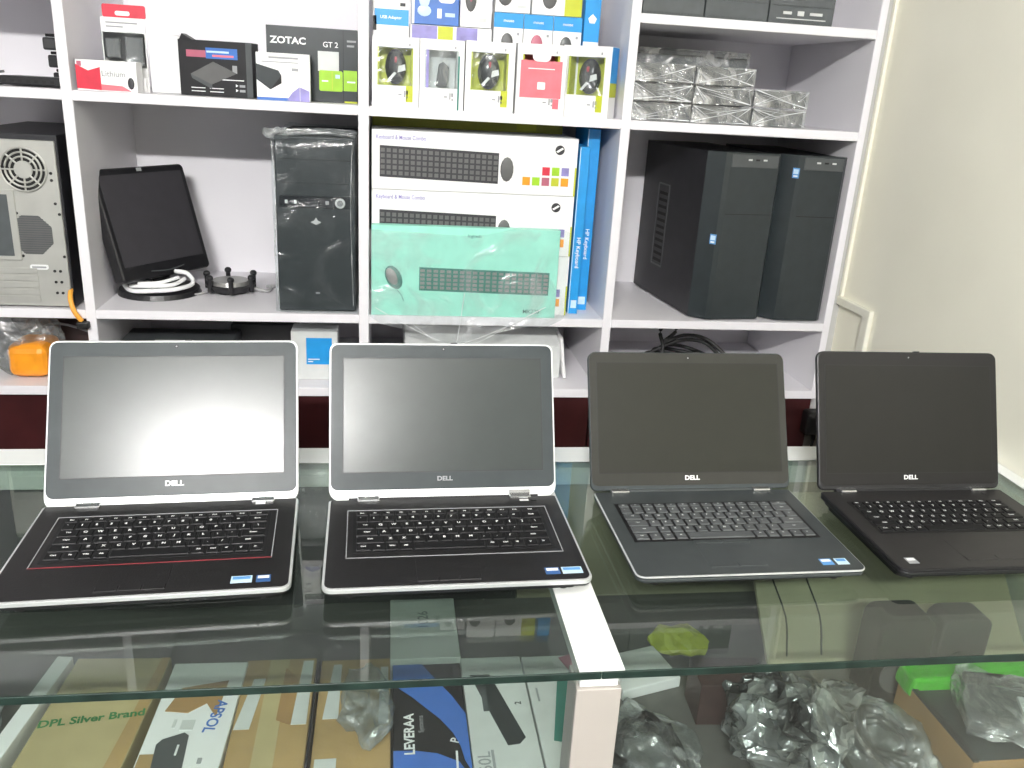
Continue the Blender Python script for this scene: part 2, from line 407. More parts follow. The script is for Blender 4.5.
def laptop(label, loc, rz, W, D, T, tilt, H, st):
    root = thing('laptop', label, 'laptop', loc, rz, None)
    x0, x1 = -W / 2, W / 2
    hx = .0
    # base: tapered shell, rim, deck
    rr = (.006, .006, .014, .014)
    f = MB()
    f.prism(rrect(x0 + .014, x1 - .014, -D + .024, -.004, .012), .002, T * .40, 'black')
    f.prism(rrect(x0 + .007, x1 - .007, -D + .012, -.001, .012), T * .40, T * .62, st['shell'])
    f.prism(rrect(x0 + .001, x1 - .001, -D + .001, 0, .012, rs=rr), T * .62, T - .0045, st['shell'], bev=.002)
    f.build('base', root)
    MB().prism(rrect(x0, x1, -D, .0, .012, rs=rr), T - .0075 if st['rimthick'] else T - .0032, T - .0008, st['rim'], bev=.0012).build('rim', root)
    MB().prism(rrect(x0 + st['rimw'], x1 - st['rimw'], -D + st['rimw'], -.002, .010, rs=(.004, .004, .011, .011)), T - .0012, T, st['deck']).build('deck', root)
    for fx in (-1, 1):
        for fy in (-.03, -D + .03):
            MB().cyl((fx * (W / 2 - .035), fy, 0), (fx * (W / 2 - .035), fy, .003), .007, 'cord').build('foot', root)
    # keyboard
    kx0, kx1, ky0, ky1 = st['kb']
    if st['kbframe']:
        a, b, c, d = kx0 - .012, kx1 + .012, ky0 + .006, ky1 - .016
        fr = MB()
        fr.box(a, b, c, c + .0012, T - .0005, T + .0006, 'inkgrey').box(a, a + .0012, d, c, T - .0005, T + .0006, 'inkgrey').box(b - .0012, b, d, c, T - .0005, T + .0006, 'inkgrey')
        fr.box(a, b, d, d + .0013, T - .0005, T + .0006, st['kbframe'])
        fr.build('keyboard_trim', root)
    keyboard(root, kx0, kx1, ky0, ky1, T, st['key'], st['gap'], st['kh'], 'ink', st['lsize'])
    # touchpad and buttons
    tx0, tx1, ty0, ty1 = st['pad']
    MB().prism(rrect(tx0, tx1, ty1, ty0, .002), T - .0005, T + .0003, st['padm'], bev=.0002).build('touchpad', root)
    n = 2 if st['btn2'] else 3
    for k in range(n):
        w = (tx1 - tx0) / n
        MB().box(tx0 + k * w + .0006, tx0 + (k + 1) * w - .0006, ty1 + .002, ty1 + .014, T - .0005, T + .0009, st['padm'], .0005, 1).build('touchpad_button', root)
        if st['topbtn']:
            MB().box(tx0 + k * w + .0006, tx0 + (k + 1) * w - .0006, ty0 + .002, ty0 + .011, T - .0005, T + .0014, st['padm'], .0005, 1).build('touchpad_button', root)
    # stickers
    for (sx, sm, sw) in st['stick']:
        q = MB().box(sx, sx + sw, -D + .016, -D + .032, T, T + .0004, sm)
        q.box(sx + .002, sx + sw - .002, -D + .024, -D + .030, T + .0003, T + .0006, 'ink' if sm != 'sticklight' else 'stickblue')
        o = q.build('sticker', root)
    # power button and status lights
    MB().cyl((x1 - .04, -.014, T), (x1 - .04, -.014, T + .0008), .005, st['deck'], seg=16).build('power_button', root)
    if st.get('leds'):
        MB().box(x1 - .062, x1 - .048, -.018, -.013, T, T + .0006, 'ink').build('status_label', root)
    # lid
    t = R(tilt); hy, hz = .001 + st['drop'][0], T + .002 + st['drop'][1]
    L = Matrix(((1, 0, 0, 0), (0, math.cos(t), math.sin(t), hy), (0, -math.sin(t), math.cos(t), hz), (0, 0, 0, 1)))
    # lid space: x, y = depth (0 front .. + back), z = up the lid
    ch = st['lid_ch']
    out = rrect(x0 + st['lid_in'], x1 - st['lid_in'], 0.0, H, .012, rs=(.013, .013, ch, ch))
    q = MB(); q.xf = L
    q.prism(out, .0015, .010, st['lidback'], axis='y', bev=.002); lid = q.build('lid', root)
    b0 = st['bez_bot']; e = st['bez_edge']
    q = MB(); q.xf = L
    q.prism(rrect(x0 + st['lid_in'] + e, x1 - st['lid_in'] - e, b0, H - e, .011), .0005, .003, st['bezel'], axis='y', bev=.0004)
    q.build('bezel', lid)
    sw, sh, sb = st['screen']
    q = MB(); q.xf = L
    q.box(-sw / 2 - .0012, sw / 2 + .0012, .0002, .0008, sb - .0012, sb + sh + .0012, 'keybed'); 
    q.box(-sw / 2, sw / 2, 0, .0006, sb, sb + sh, st['scrm'])
    q.build('screen', lid)
    q = MB(); q.xf = L
    put_text(q, 'DELL', st['logo'][1], (0, .0001, st['logo'][0]), st['logo'][2], FRONT, 0, .035, 1.15).build('logo_lettering', lid)
    q = MB(); q.xf = L
    q.cyl((0, .0002, H - .0095), (0, .001, H - .0095), .0028, 'keybed', seg=14).cyl((0, -.0002, H - .0095), (0, .001, H - .0095), .0012, 'inkgrey', seg=10)
    q.build('webcam', lid)
    q = MB(); q.xf = L
    q.box(.012, .022, .002, .0075, H - .001, H + .0014, 'cord', .0004, 1).build('lid_latch', lid)
    # hinges
    for hxp in st['hinge']:
        q = MB()
        q.box(hxp - st['hw'], hxp + st['hw'], -.008 + st['drop'][0], .006, T - .001, T + .0045, 'chrome', .0018)
        if st['hbig']:
            q.xf = L; q.box(hxp - st['hw'], hxp + st['hw'], -.0022, .004, .003, .0125, 'chrome', .0012)
            q.box(hxp - st['hw'] + .001, hxp + st['hw'] - .001, -.0026, -.002, .0066, .0074, 'keybed')
        q.build('hinge', root)
    q = MB(); q.cyl((x0 + .03, .004, T - .002), (x1 - .03, .004, T - .002), .0045, st['shell'], seg=12); q.build('hinge_barrel', root)
    return root

SA = dict(drop=(-.006, -.007), shell='black', rim='silver', rimthick=True, rimw=.0035, deck='deck', kb=(-.137, .140, -.044, -.157), kbframe='red', key='key', gap=.0026, kh=.0020, lsize=.0068,
          pad=(-.062, .034, -.160, -.208), padm='deckgrey', btn2=False, topbtn=False, stick=((.105, 'sticklight', .026), (.136, 'sticknavy', .018)), leds=True,
          lid_ch=.018, lid_in=.0, lidback='silverlid', bez_bot=.0165, bez_edge=.0028, bezel='bezel', screen=(.316, .180, .046), scrm='screen', logo=(.034, .0105, 'ink'),
          hinge=(-.118, .128), hw=.017, hbig=True)
SA['pad'] = (-.056, .028, -.180, -.238); SA['padm'] = 'deck'
SB = dict(SA); SB.update(drop=(-.003, -.004), kbframe='inkgrey', scrm='screen', logo=(.032, .0095, 'inkgrey'), screen=(.312, .177, .044), stick=((.116, 'sticknavy', .020), (.139, 'sticklight', .028)), hinge=(-.118, .118))
S3 = dict(SA); S3.update(drop=(0, -.001), shell='deckgrey', rim='silver', rimthick=False, rimw=.0022, deck='deckgrey', kb=(-.143, .140, -.046, -.158), kbframe=None, key='keygrey', gap=.0034, kh=.0024, lsize=.0044,
          pad=(-.058, .027, -.172, -.236), padm='deckgrey', btn2=True, topbtn=True, stick=((.108, 'stickblue', .018), (.131, 'sticklight', .018)), leds=False,
          lid_ch=.010, lid_in=-.003, lidback='bezel', bez_bot=.008, bez_edge=.0016, bezel='bezel3', screen=(.316, .181, .029), scrm='screen2', logo=(.0195, .0100, 'ink'),
          hinge=(-.125, .118), hw=.015, hbig=False)
S4 = dict(S3); S4.update(shell='black', rim='black', deck='deckblack', kb=(-.136, .134, -.042, -.140), key='key', lsize=.0066, padm='deckblack', gap=.003, topbtn=False,
          pad=(-.050, .050, -.164, -.226), stick=((-.145, 'inkgrey', .016),), lidback='black', bezel='bezel4', screen=(.306, .182, .029), scrm='screen4', lid_in=0., logo=(.0205, .0100, 'ink'),
          hinge=(-.118, .122), hw=.014, hbig=False)
laptop('silver rimmed laptop with a bright glare across its screen, leftmost of the row', (-.3115, 1.197, GZ), 3.2, .360, .248, .029, 28, .2515, SA)
laptop('silver rimmed laptop with a dim grey screen, its corner over the white seam strip', (.092, 1.201, GZ), 1.4, .356, .246, .029, 26, .246, SB)
laptop('dark grey laptop with silver edged base and pale grey keys, third from the left', (.502, 1.217, GZ), .7, .338, .253, .028, 26, .229, S3)
laptop('all black laptop with white key legends, nearest the cream wall', (.887, 1.207, GZ), .2, .334, .245, .029, 22, .235, S4)

# ================================================================ BOXES ON THE SHELVES
def carton(name, label, cat, x0, x1, z0, z1, y, d, m, rz=0., group=None, top=None, side=None):
    """a box whose front lower edge is centred at the empty; local x from -w/2, z from 0, front face y=0"""
    w, h = x1 - x0, z1 - z0
    root = thing(name, label, cat, ((x0 + x1) / 2, y, z0), rz, group)
    q = MB().box(-w / 2, w / 2, 0, d, 0, h, m, .0008, 1)
    if top: q.box(-w / 2 + .0005, w / 2 - .0005, .0005, d - .0005, h - .001, h + .0004, top)
    if side: q.box(w / 2 - .001, w / 2 + .0004, .0005, d - .0005, .0005, h - .0005, side)
    q.build('carton', root)
    return root, w, h
def panel(root, name, x0, x1, z0, z1, m, up=.0006, r=0, y=0.):
    q = MB()
    if r: q.prism(rrect(x0, x1, z0, z1, r, 3), y - up, y + .0002, m, axis='y')
    else: q.box(x0, x1, y - up, y + .0002, z0, z1, m)
    return q.build(name, root)
FT = -.0010

# --- third column, middle shelf: keyboard boxes
def print_keyboard(root, x0, x1, z0, z1, skew, m='inkdark', km='steeldark', name='keyboard_picture'):
    q = MB(); n, rws = 20, 5
    q.prism([(x0, z0), (x1, z0 - skew), (x1, z1 - skew), (x0, z1)], -.0009, 0, m, axis='y')
    w = (x1 - x0) / n; h = (z1 - z0) / (rws + .6)
    for r in range(rws):
        for c in range(n):
            a = x0 + c * w + w * .14; b = a + w * .68; s = skew * (c / n); zz = z0 + h * (.3 + r) - s
            q.box(a, b, -.0013, -.0008, zz + h * .14, zz + h * .82, km)
    return q.build(name, root)
KB = 'keyboard boxes stacked in the middle column'
for i, (z0, z1, lab) in enumerate(((1.3480, 1.4800, 'white keyboard and mouse box, topmost of the stack, in front of the lime green box'), (1.2035, 1.3470, 'white keyboard and mouse box under the topmost one, half behind the teal box'), (1.0555, 1.2025, 'white keyboard box at the bottom of the stack, almost hidden by the teal box'))):
    c, w, h = carton('keyboard_box', lab, 'box', -.037, .441, z0, z1, 2.034, .16, 'white', 0, KB)
    l = -w / 2
    lettering('title_lettering', 'Keyboard & Mouse Combo', .0135, (l + .066, FT, h - .016), 'purple', c, sx=.75)
    print_keyboard(c, l + .018, l + .292, .028 if i == 0 else .024, .098, .006)
    q = MB(); q.ball((l + .312, 0, .056), (.016, .003, .028), 'steeldark', 14).build('mouse_picture', c)
    q = MB()
    for k, (px, pz, pm) in enumerate(((.352, .022, 'orange'), (.375, .022, 'nvgreen'), (.398, .022, 'magenta'), (.421, .022, 'lime'), (.444, .022, 'orange'), (.398, .046, 'redcard'), (.421, .046, 'nvgreen'), (.444, .046, 'purple'))):
        q.box(l + px - .002, l + px + .016, -.0007, 0, pz, pz + .019, pm)
    q.build('feature_icons', c)
    q = MB().cyl((l + .435, -.0008, h - .027), (l + .435, 0, h - .027), .011, 'inkdark', seg=18)
    q.prism([(l + .426, h - .030), (l + .440, h - .021), (l + .444, h - .024), (l + .430, h - .033)], -.0012, -.0006, 'white', axis='y'); q.build('round_logo', c)
    panel(c, 'side_band', w / 2 - .004, w / 2, 0, h * .5, 'lime')
c, w, h = carton('keyboard_box', 'lime green box standing at the back above the white keyboard boxes', 'box', -.039, .436, 1.0555, 1.5055, 2.215, .12, 'olive', 0, None)
panel(c, 'pale_label', .12, .17, h - .022, h - .006, 'lime')
c, w, h = carton('keyboard_box', 'teal keyboard box in a clear plastic bag at the front of the middle column', 'box', -.037, .408, 1.0555, 1.270, 2.004, .026, 'teal', 0, None)
l = -w / 2
print_keyboard(c, l + .112, l + .425, .062, .118, .006, 'tealdark', 'pcb')
q = MB(); q.xf = Matrix.Translation((l + .052, 0, .092)) @ Matrix.Rotation(R(-25), 4, 'Y'); q.ball((0, 0, 0), (.019, .004, .030), 'tealdark', 14); q.xf = q.xf @ Matrix.Translation((-.003, -.003, 0)); q.ball((0, 0, .004), (.012, .0035, .022), 'pcb', 12); q.build('mouse_picture', c)
q = MB(); q.tube([(l + .06, -.0006, .062), (l + .07, -.0006, .05), (l + .076, -.0006, .035)], .0008, 'tealdark', 6).build('cord_picture', c)
lettering('model_lettering', 'MK220', .014, (l + .385, FT, .015), 'tealdark', c)
lettering('maker_lettering', 'logitech', .010, (l + .24, FT, .195), 'tealdark', c)
# clear bag: two sheets over the box, gathered to a point that hangs below the shelf
q = MB(); n, k = 34, 26
def bag_z(u, v):   # u 0..1 across, v 0..1 top to bottom
    zt = .205 + .045 * math.exp(-((u - .85) / .2) ** 2) - .02 * u
    low = -.02 - .055 * max(0, 1 - abs(u - .44) / .44)
    return zt + (low - zt) * v
grid = []
for j in range(k + 1):
    v = j / k; row = []
    for i in range(n + 1):
        u = i / n; z = bag_z(u, v)
        pinch = max(0, -z) / .075
        x = l - .006 + (w + .03) * u
        x = x * (1 - .55 * pinch) + (l + w * .44) * .55 * pinch
        y = -.007 - .006 * pinch + .003 * math.sin(u * 23 + v * 11) * v
        row.append(q.bm.verts.new((x, y, z)))
    grid.append(row)
for j in range(k):
    for i in range(n): q.bm.faces.new((grid[j][i], grid[j][i + 1], grid[j + 1][i + 1], grid[j + 1][i]))
q._fin([v for r_ in grid for v in r_], 'bagfilm'); 
for v in q.bm.verts: v.co.y += .0035 * noise.noise(v.co * 22) 
bagp = q.build('plastic_bag', c, True)
q = MB()
for a, b in (((l + .01, -.010, .02), (l + .20, -.016, -.072)), ((l + .42, -.010, .03), (l + .205, -.016, -.07)), ((l + .22, -.012, .06), (l + .203, -.016, -.075)), ((l + .10, -.010, -.02), (l + .2, -.016, -.078)), ((l + .33, -.010, -.02), (l + .206, -.016, -.078))):
    q.tube([a, ((a[0] + b[0]) / 2, -.016, (a[2] + b[2]) / 2 - .006), b], .0007, 'foldglint', 6)
q.build('bag_crease', c)

for (x0, x1, y, z1, lab, txt) in ((.450, .474, 2.05, 1.462, 'tall blue box standing on end beside the keyboard boxes', 'HP Keyboard'), (.4755, .506, 2.09, 1.502, 'taller blue box on end, between its blue neighbour and the white upright', 'HP Keyboard')):
    c, w, h = carton('keyboard_box', lab, 'box', x0, x1, 1.0555, z1, y, .15, 'blue', 0, 'blue boxes on end')
    lettering('spine_lettering', txt, .014, (w * .05, FT, h * .38), 'ink', c, rot=-90)
    panel(c, 'spine_stripe', -w / 2, -w / 2 + .002, 0, h, 'sticklight')
    panel(c, 'foot_label', -w * .25, w * .35, .015, .035, 'sticklight')

# --- third column, upper shelf: mouse boxes
def mouse_pack(label, x0, x1, z0, z1, y, rz=0., kind='lime'):
    w, h, d = x1 - x0, z1 - z0, .055
    root = thing('mouse_box', label, 'box', ((x0 + x1) / 2, y, z0), rz, 'mouse boxes in the front row')
    a, b, c0, c1 = -w * .39, w * .37, h * .31, h * .85
    q = MB()
    q.box(-w / 2, a, 0, d, 0, h, 'white').box(b, w / 2, 0, d, 0, h, 'white').box(a, b, 0, d, 0, c0, 'white').box(a, b, 0, d, c1, h, 'white')
    q.box(a, b, d - .004, d, c0, c1, 'white')
    if rz: q.box(w / 2 - .001, w / 2 + .0005, 0.001, d - .001, h * .5, h - .001, 'blue').box(w / 2 - .001, w / 2 + .0005, 0.001, d - .001, h * .3, h * .5, 'lime')
    q.build('carton', root)
    MB().box(a, b, d - .008, d - .004, c0, c1, 'lime' if kind == 'lime' else ('whitegrey' if kind == 'grey' else 'pink')).box(a, a + .004, .004, d - .006, c0, c1, 'lime' if kind != 'grey' else 'whitegrey').box(b - .004, b, .004, d - .006, c0, c1, 'lime' if kind != 'grey' else 'whitegrey').build('lining', root)
    if kind == 'lime':
        q = MB(); q.ball((0, .030, (c0 + c1) / 2), (w * .23, .018, (c1 - c0) * .47), 'blackgloss', 20); m = q.build('mouse', root, True)
        q = MB(); q.cyl((-.0022, .012, (c0 + c1) / 2 + h * .10), (.0022, .012, (c0 + c1) / 2 + h * .10), .006, 'redcard', seg=14); q.build('scroll_wheel', m)
        q = MB(); q.prism([(.004, (c0 + c1) / 2 - .012), (.022, (c0 + c1) / 2 - .006), (.020, (c0 + c1) / 2 + .006), (.006, (c0 + c1) / 2 + .002)], .0125, .014, 'white', axis='y').prism([(-.018, c0 + .012), (-.012, c0 + .010), (.002, c0 + .026), (-.003, c0 + .029)], .0125, .014, 'white', axis='y'); q.build('mouse_marking', m)
        panel(root, 'lime_flash', b - .015, b, .012, c0 + .001, 'lime')
    elif kind == 'grey':
        q = MB(); q.prism([(-.012, c0 + .004), (.013, c0 + .004), (.016, c0 + .045), (.004, c0 + .056), (-.006, c0 + .050)], .014, .03, 'steeldark', axis='y', bev=.002); q.build('adapter', root)
        panel(root, 'side_flash', w * .36, w * .40, .0, h * .78, 'tealdark')
        panel(root, 'flap_line', -w * .36, -w * .30, c0, c1, 'purple')
    else:
        panel(root, 'coral_card', a - .004, b + .006, c0 - .01, c1 - .012, 'pink')
        q = MB(); q.prism(rrect(-.008, .010, c0 + .008, c0 + .024, .002), -.0012, 0, 'white', axis='y'); q.prism(rrect(-.022, .020, c1 - .014, c1 + .012, .012), -.0014, 0, 'white', axis='y'); q.box(-.03, .03, -.0012, 0, c1 - .03, c1 - .028, 'white'); q.build('card_printing', root)
        panel(root, 'coral_flash', b - .012, b + .002, .014, c0 - .0105, 'pink')
    if kind != 'coral':
        MB().box(a, b, .0008, .0014, c0, c1, 'filmthin').build('clear_window', root)
    q = MB(); q.box(w * .18, w * .21, -.0006, 0, .022, .036, 'inkgrey').box(w * .23, w * .27, -.0006, 0, .02, .024, 'inkgrey').box(w * .22, w * .27, -.0006, 0, .028, .036, 'inkgrey').box(w * .06, w * .13, -.0006, 0, .026, .029, 'inkgrey').box(w * .28, w * .31, -.0006, 0, h - .018, h - .013, 'inkgrey')
    q.build('small_printing', root)
    return root
mouse_pack('white box showing a black mouse on lime, leftmost of the front row', -.036, .066, 1.530, 1.676, 2.012)
mouse_pack('white box showing a grey adapter in its window', .0675, .165, 1.530, 1.676, 2.012, 0, 'grey')
mouse_pack('white box showing a black mouse on lime, left of the coral card box', .168, .278, 1.530, 1.678, 2.012)
mouse_pack('white box with a large coral red card across its front', .283, .394, 1.530, 1.680, 2.012, 0, 'coral')
mouse_pack('white mouse box with a blue and lime side, turned at the row end', .389, .504, 1.530, 1.684, 2.036, -30)
# boxes behind the front row
GB = 'small boxes behind the front row'
c, w, h = carton('adapter_box', 'white box with a blue band and dark edge tab, behind the leftmost mouse box', 'box', -.036, .044, 1.530, 1.79, 2.09, .05, 'white', 0, GB)
panel(c, 'blue_band', -w / 2 + .004, w / 2 - .001, .172, .205, 'blue'); panel(c, 'edge_tab', -w / 2, -w / 2 + .008, .16, .19, 'inkdark'); panel(c, 'small_mark', w * .25, w * .4, .212, .219, 'inkdark')
lettering('band_lettering', 'USB Adapter', .009, (0, FT, .188), 'ink', c)
c, w, h = carton('storage_box', 'plain pale box with violet and lime patches carrying the blue printed box', 'box', .047, .2325, 1.530, 1.708, 2.10, .07, 'white', 0, GB)
panel(c, 'violet_patch', -w / 2 + .004, -.032, .148, .177, 'purple'); panel(c, 'lime_patch', -.03, .004, .148, .177, 'lime'); panel(c, 'violet_patch', .012, .060, .148, .177, 'purple')
c, w, h = carton('camera_box', 'deep blue printed box with white pictures, lying above the second mouse box', 'box', .050, .156, 1.7095, 1.80, 2.10, .06, 'blue2', 0, GB)
q = MB(); q.ball((-.025, 0, .055), (.013, .002, .022), 'sticklight', 14).ball((-.025, 0, .028), (.016, .002, .012), 'sticklight', 14); q.build('figure_picture', c)
q = MB(); q.box(.004, .014, -.0007, 0, .014, .034, 'white').box(.022, .044, -.0007, 0, .018, .026, 'sticklight').prism(rrect(.006, .044, .046, .070, .010), -.0007, 0, 'white', axis='y'); q.build('icon_printing', c)
panel(c, 'white_edge', -w / 2, -w / 2 + .006, 0, h, 'white')
c, w, h = carton('mouse_box', 'white box showing a dark oval mouse, right of the deep blue printed box', 'box', .159, .2295, 1.7095, 1.81, 2.10, .06, 'white', 0, GB)
q = MB(); q.ball((-.012, 0, .062), (.013, .004, .030), 'steeldark', 16).ball((-.012, -.003, .06), (.003, .003, .008), 'magenta', 10); q.build('mouse_picture', c); panel(c, 'small_printing', .008, .024, .012, .020, 'whitegrey')
for x0, x1, m, lab in ((.236, .3035, 'steeldark', 'left of three white boxes with bright blue tops behind the front row'), (.305, .3725, 'magenta', 'middle of three white boxes with bright blue tops, showing a maroon mouse'), (.374, .4405, 'pcgrey', 'right of three white boxes with bright blue tops behind the front row')):
    c, w, h = carton('mouse_box', lab, 'box', x0, x1, 1.530, 1.7445, 2.095, .055, 'white', 0, GB)
    panel(c, 'blue_top_band', -w / 2, w / 2, h - .031, h, 'blue', .0008)
    q = MB(); q.ball((-.002, 0, h - .062), (.014, .004, .020), m, 14).build('mouse_picture', c)
    panel(c, 'small_mark', w * .3, w * .38, h - .046, h - .040, 'inkgrey')
    lettering('band_lettering', 'mouse', .009, (0, FT - .0004, h - .016), 'ink', c)
for x0, x1, lab in ((.238, .318, 'white box with a dark round picture lying on the blue topped boxes, left one'), (.322, .438, 'white and lime box with a dark round picture lying on the blue topped boxes')):
    c, w, h = carton('mouse_box', lab, 'box', x0, x1, 1.7462, 1.84, 2.10, .06, 'white', 0, GB)
    q = MB(); q.ball((-.018, 0, .035), (.017, .004, .022), 'steeldark', 14).build('mouse_picture', c)
    if x1 > .4: panel(c, 'lime_patch', w / 2 - .04, w / 2, 0, h, 'lime')
    else: panel(c, 'small_printing', .01, .03, .01, .016, 'whitegrey')
c, w, h = carton('adapter_box', 'tall bright blue box with a white foot, right of the three blue topped boxes', 'box', .4455, .482, 1.530, 1.84, 2.095, .06, 'blue', 0, GB)
panel(c, 'white_foot', -w / 2, w / 2, 0, .165, 'white'); q = MB(); q.prism([(-.006, .205), (.006, .205), (.010, .215), (0, .225), (-.010, .215)], -.001, 0, 'ink', axis='y').build('star_mark', c)

# --- second column, upper shelf
c = thing('hanging_pack', 'white hang pack with a red header and two grey gadgets in its window', 'blister pack', (-.568, 2.09, 1.5305), 0)
q = MB(); q.box(-.045, .045, 0, .004, 0, .150, 'white').box(-.043, .043, -.022, 0, .0, .03, 'white').box(-.043, .043, .0, .008, .05, .12, 'whitegrey'); q.build('backing_card', c)
q = MB(); q.prism(rrect(-.040, .048, .150, .176, .004), 0, .004, 'redcard', axis='y'); h0 = q.build('red_header', c)
MB().prism(rrect(-.014, .016, .154, .163, .004), -.0008, 0, 'white', axis='y').build('hang_hole', c)
q = MB(); q.box(-.036, -.006, -.012, .002, .068, .108, 'steeldark', .003).box(.004, .040, -.012, .002, .060, .112, 'steeldark', .003); q.build('gadget', c)
MB().box(-.042, .044, -.016, -.0155, .05, .122, 'filmthin').build('clear_blister', c)
q = MB(); q.box(-.035, .03, -.0006, 0, .138, .141, 'inkgrey').box(-.035, .0, -.0006, 0, .130, .133, 'inkgrey'); q.build('small_printing', c)
c, w, h = carton('accessory_box', 'low white and red box in front of the hang pack', 'box', -.648, -.527, 1.5305, 1.592, 2.010, .045, 'white', 0)
q = MB(); q.prism([(-w / 2, .004), (-.012, .002), (-.012, .048), (-.036, .040), (-w / 2, .052)], -.0008, 0, 'redcard', axis='y'); q.prism([(-.012, .002), (w / 2 - .012, .002), (w / 2 - .03, .012), (-.012, .014)], -.0007, 0, 'pink', axis='y'); q.build('red_printing', c)
lettering('title_lettering', 'Lithium', .016, (.014, FT, .035), 'inkgrey', c)
q = MB(); q.ball((.048, 0, .018), (.007, .003, .012), 'inkdark', 10).build('gadget_picture', c)
panel(c, 'small_badge', -w / 2 + .003, -w / 2 + .012, .048, .058, 'magenta')
o = MB().box(-.033, .033, 0, .05, 0, .122, 'white', .003, 2).build('accessory_box'); o.location = (-.488, 2.10, 1.5305); tag(o, 'blank white box between the hang pack and the black picture box', 'box')
c, w, h = carton('adapter_box', 'black box with a violet banner and dark device picture, slightly turned', 'box', -.452, -.294, 1.5305, 1.645, 2.055, .055, 'black', -7)
q = MB(); q.box(-.062, -.02, -.0008, 0, .080, .094, 'magenta').box(-.02, .048, -.0008, 0, .078, .100, 'blue2').box(-.018, .03, -.0012, 0, .090, .094, 'sticklight').box(-.006, .04, -.0012, 0, .082, .086, 'pink'); q.build('banner_printing', c)
q = MB(); q.prism([(-.055, .045), (-.01, .025), (.045, .050), (-.005, .072)], -.001, 0, 'steeldark', axis='y').prism([(-.055, .045), (-.01, .025), (-.01, .015), (-.052, .036)], -.001, 0, 'pcgrey', axis='y'); q.build('device_picture', c)
q = MB()
for px, pz, pw in ((-.055, .016, .03), (-.055, .009, .03), (-.015, .016, .03), (-.015, .009, .03), (.010, .035, .05)): q.box(px, px + pw, -.0008, 0, pz, pz + .0018, 'ink')
for pz in (.022, .012): q.prism([(.042, pz), (.042, pz + .006), (.047, pz + .003)], -.0008, 0, 'ink', axis='y').box(.05, .062, -.0008, 0, pz, pz + .005, 'inkgrey')
q.box(.036, .046, -.0008, 0, .050, .066, 'inkgrey'); q.build('white_printing', c)
q = MB().prism([(-w / 2, h), (-w / 2 + .028, h), (-w / 2 + .006, h + .012)], .01, .04, 'black', axis='y'); q.build('open_flap', c)
panel(c, 'spine_panel', w / 2 - .013, w / 2, 0, h, 'pcgrey')
c, w, h = carton('drive_box', 'white box with a picture of a black device, in front of the big black box', 'box', -.283, -.170, 1.5305, 1.628, 2.022, .05, 'white', 3)
q = MB(); q.prism([(-w / 2, .042), (-.028, .022), (-.004, .052), (-.010, .062), (-w / 2, .074)], -.0009, 0, 'pc', axis='y').prism([(-.028, .022), (-.004, .036), (-.004, .052)], -.001, 0, 'darkhole', axis='y'); q.build('device_picture', c)
q = MB(); q.prism([(.005, 0), (w / 2 - .002, 0), (w / 2 - .002, .022), (.034, .030), (.018, .018)], -.0008, 0, 'purple', axis='y').box(-w / 2, .01, -.0008, 0, 0, .006, 'blue2'); q.build('blue_corner', c)
q = MB(); q.box(-.03, .032, -.0008, 0, .086, .090, 'inkgrey').box(.018, .032, -.0008, 0, .062, .068, 'inkgrey').box(-.045, .032, -.0008, 0, .078, .080, 'inkgrey').box(.034, .035, -.001, 0, 0, h, 'whitegrey'); q.build('small_printing', c)
c, w, h = carton('graphics_card_box', 'large black box with white lettering and green blocks at the right of the shelf', 'box', -.268, -.070, 1.5305, 1.686, 2.085, .08, 'pc', 0)
lettering('maker_lettering', 'ZOTAC', .0195, (-.052, FT, h - .030), 'ink', c, thick=.03, sx=1.15)
lettering('model_lettering', 'GT 2', .016, (.040, FT, h - .034), 'ink', c)
q = MB(); q.box(.012, .058, -.0008, 0, .066, .108, 'whitegrey'); q.build('grey_panel', c)
q = MB(); q.prism(rrect(.014, .066, .024, .068, .004), -.001, 0, 'nvgreen', axis='y').box(.068, .098, -.001, 0, .026, .070, 'nvgreen').box(.042, .0435, -.0014, 0, .026, .066, 'lime'); q.build('green_block', c)
q = MB(); q.box(.020, .034, -.0016, 0, .044, .047, 'ink').box(.050, .060, -.0016, 0, .052, .060, 'sticklight').box(.076, .094, -.0016, 0, .044, .047, 'ink').box(.076, .096, -.0008, 0, h - .026, h - .022, 'inkgrey').box(.076, .092, -.0008, 0, h - .036, h - .032, 'inkgrey'); q.build('small_printing', c)
panel(c, 'corner_line', .0675, .0685, 0, h, 'darkhole'); panel(c, 'foot_stripe', .070, .098, 0, .004, 'lime')

# --- first column, upper shelf
c = thing('router', 'flat black slotted device lying on the upper left shelf', 'device', (-.752, 2.06, 1.5305), 0)
q = MB().box(-.072, .060, 0, .11, .002, .020, 'black', .003); q.build('body', c)
q = MB()
for k in range(7): q.box(-.062 + k * .016, -.054 + k * .016, -.0006, 0, .007, .013, 'darkhole')
q.build('slots', c)
for k in range(3):
    c = thing('power_adapter', ['black power brick at the bottom of a stack of three by the upright', 'black power brick in the middle of a stack of three by the upright', 'black power brick on top of a stack of three by the upright'][k], 'power adapter', (-.735 - .008 * k, 2.30, 1.5305 + .0385 * k), 4 * k - 3, 'power bricks stacked by the upright')
    MB().box(-.052, .045, -.02, .04, 0, .028, 'black', .004).build('brick', c)
    MB().tube([(-.045, -.01, .0325), (.0, -.018, .0330), (.035, -.008, .0330), (.0, .01, .0330), (-.04, .0, .0325)], .0038, 'cord', 6).build('wound_cord', c)
c = thing('card_reader', 'small grey device with a thin stalk at the far left of the upper shelf', 'device', (-.862, 2.06, 1.5305), 0)
MB().box(-.05, .03, 0, .06, .0, .010, 'pcgrey', .002).build('body', c); MB().tube([(.0, .01, .010), (.02, .01, .022), (.05, .01, .028)], .003, 'steeldark', 6).build('stalk', c)

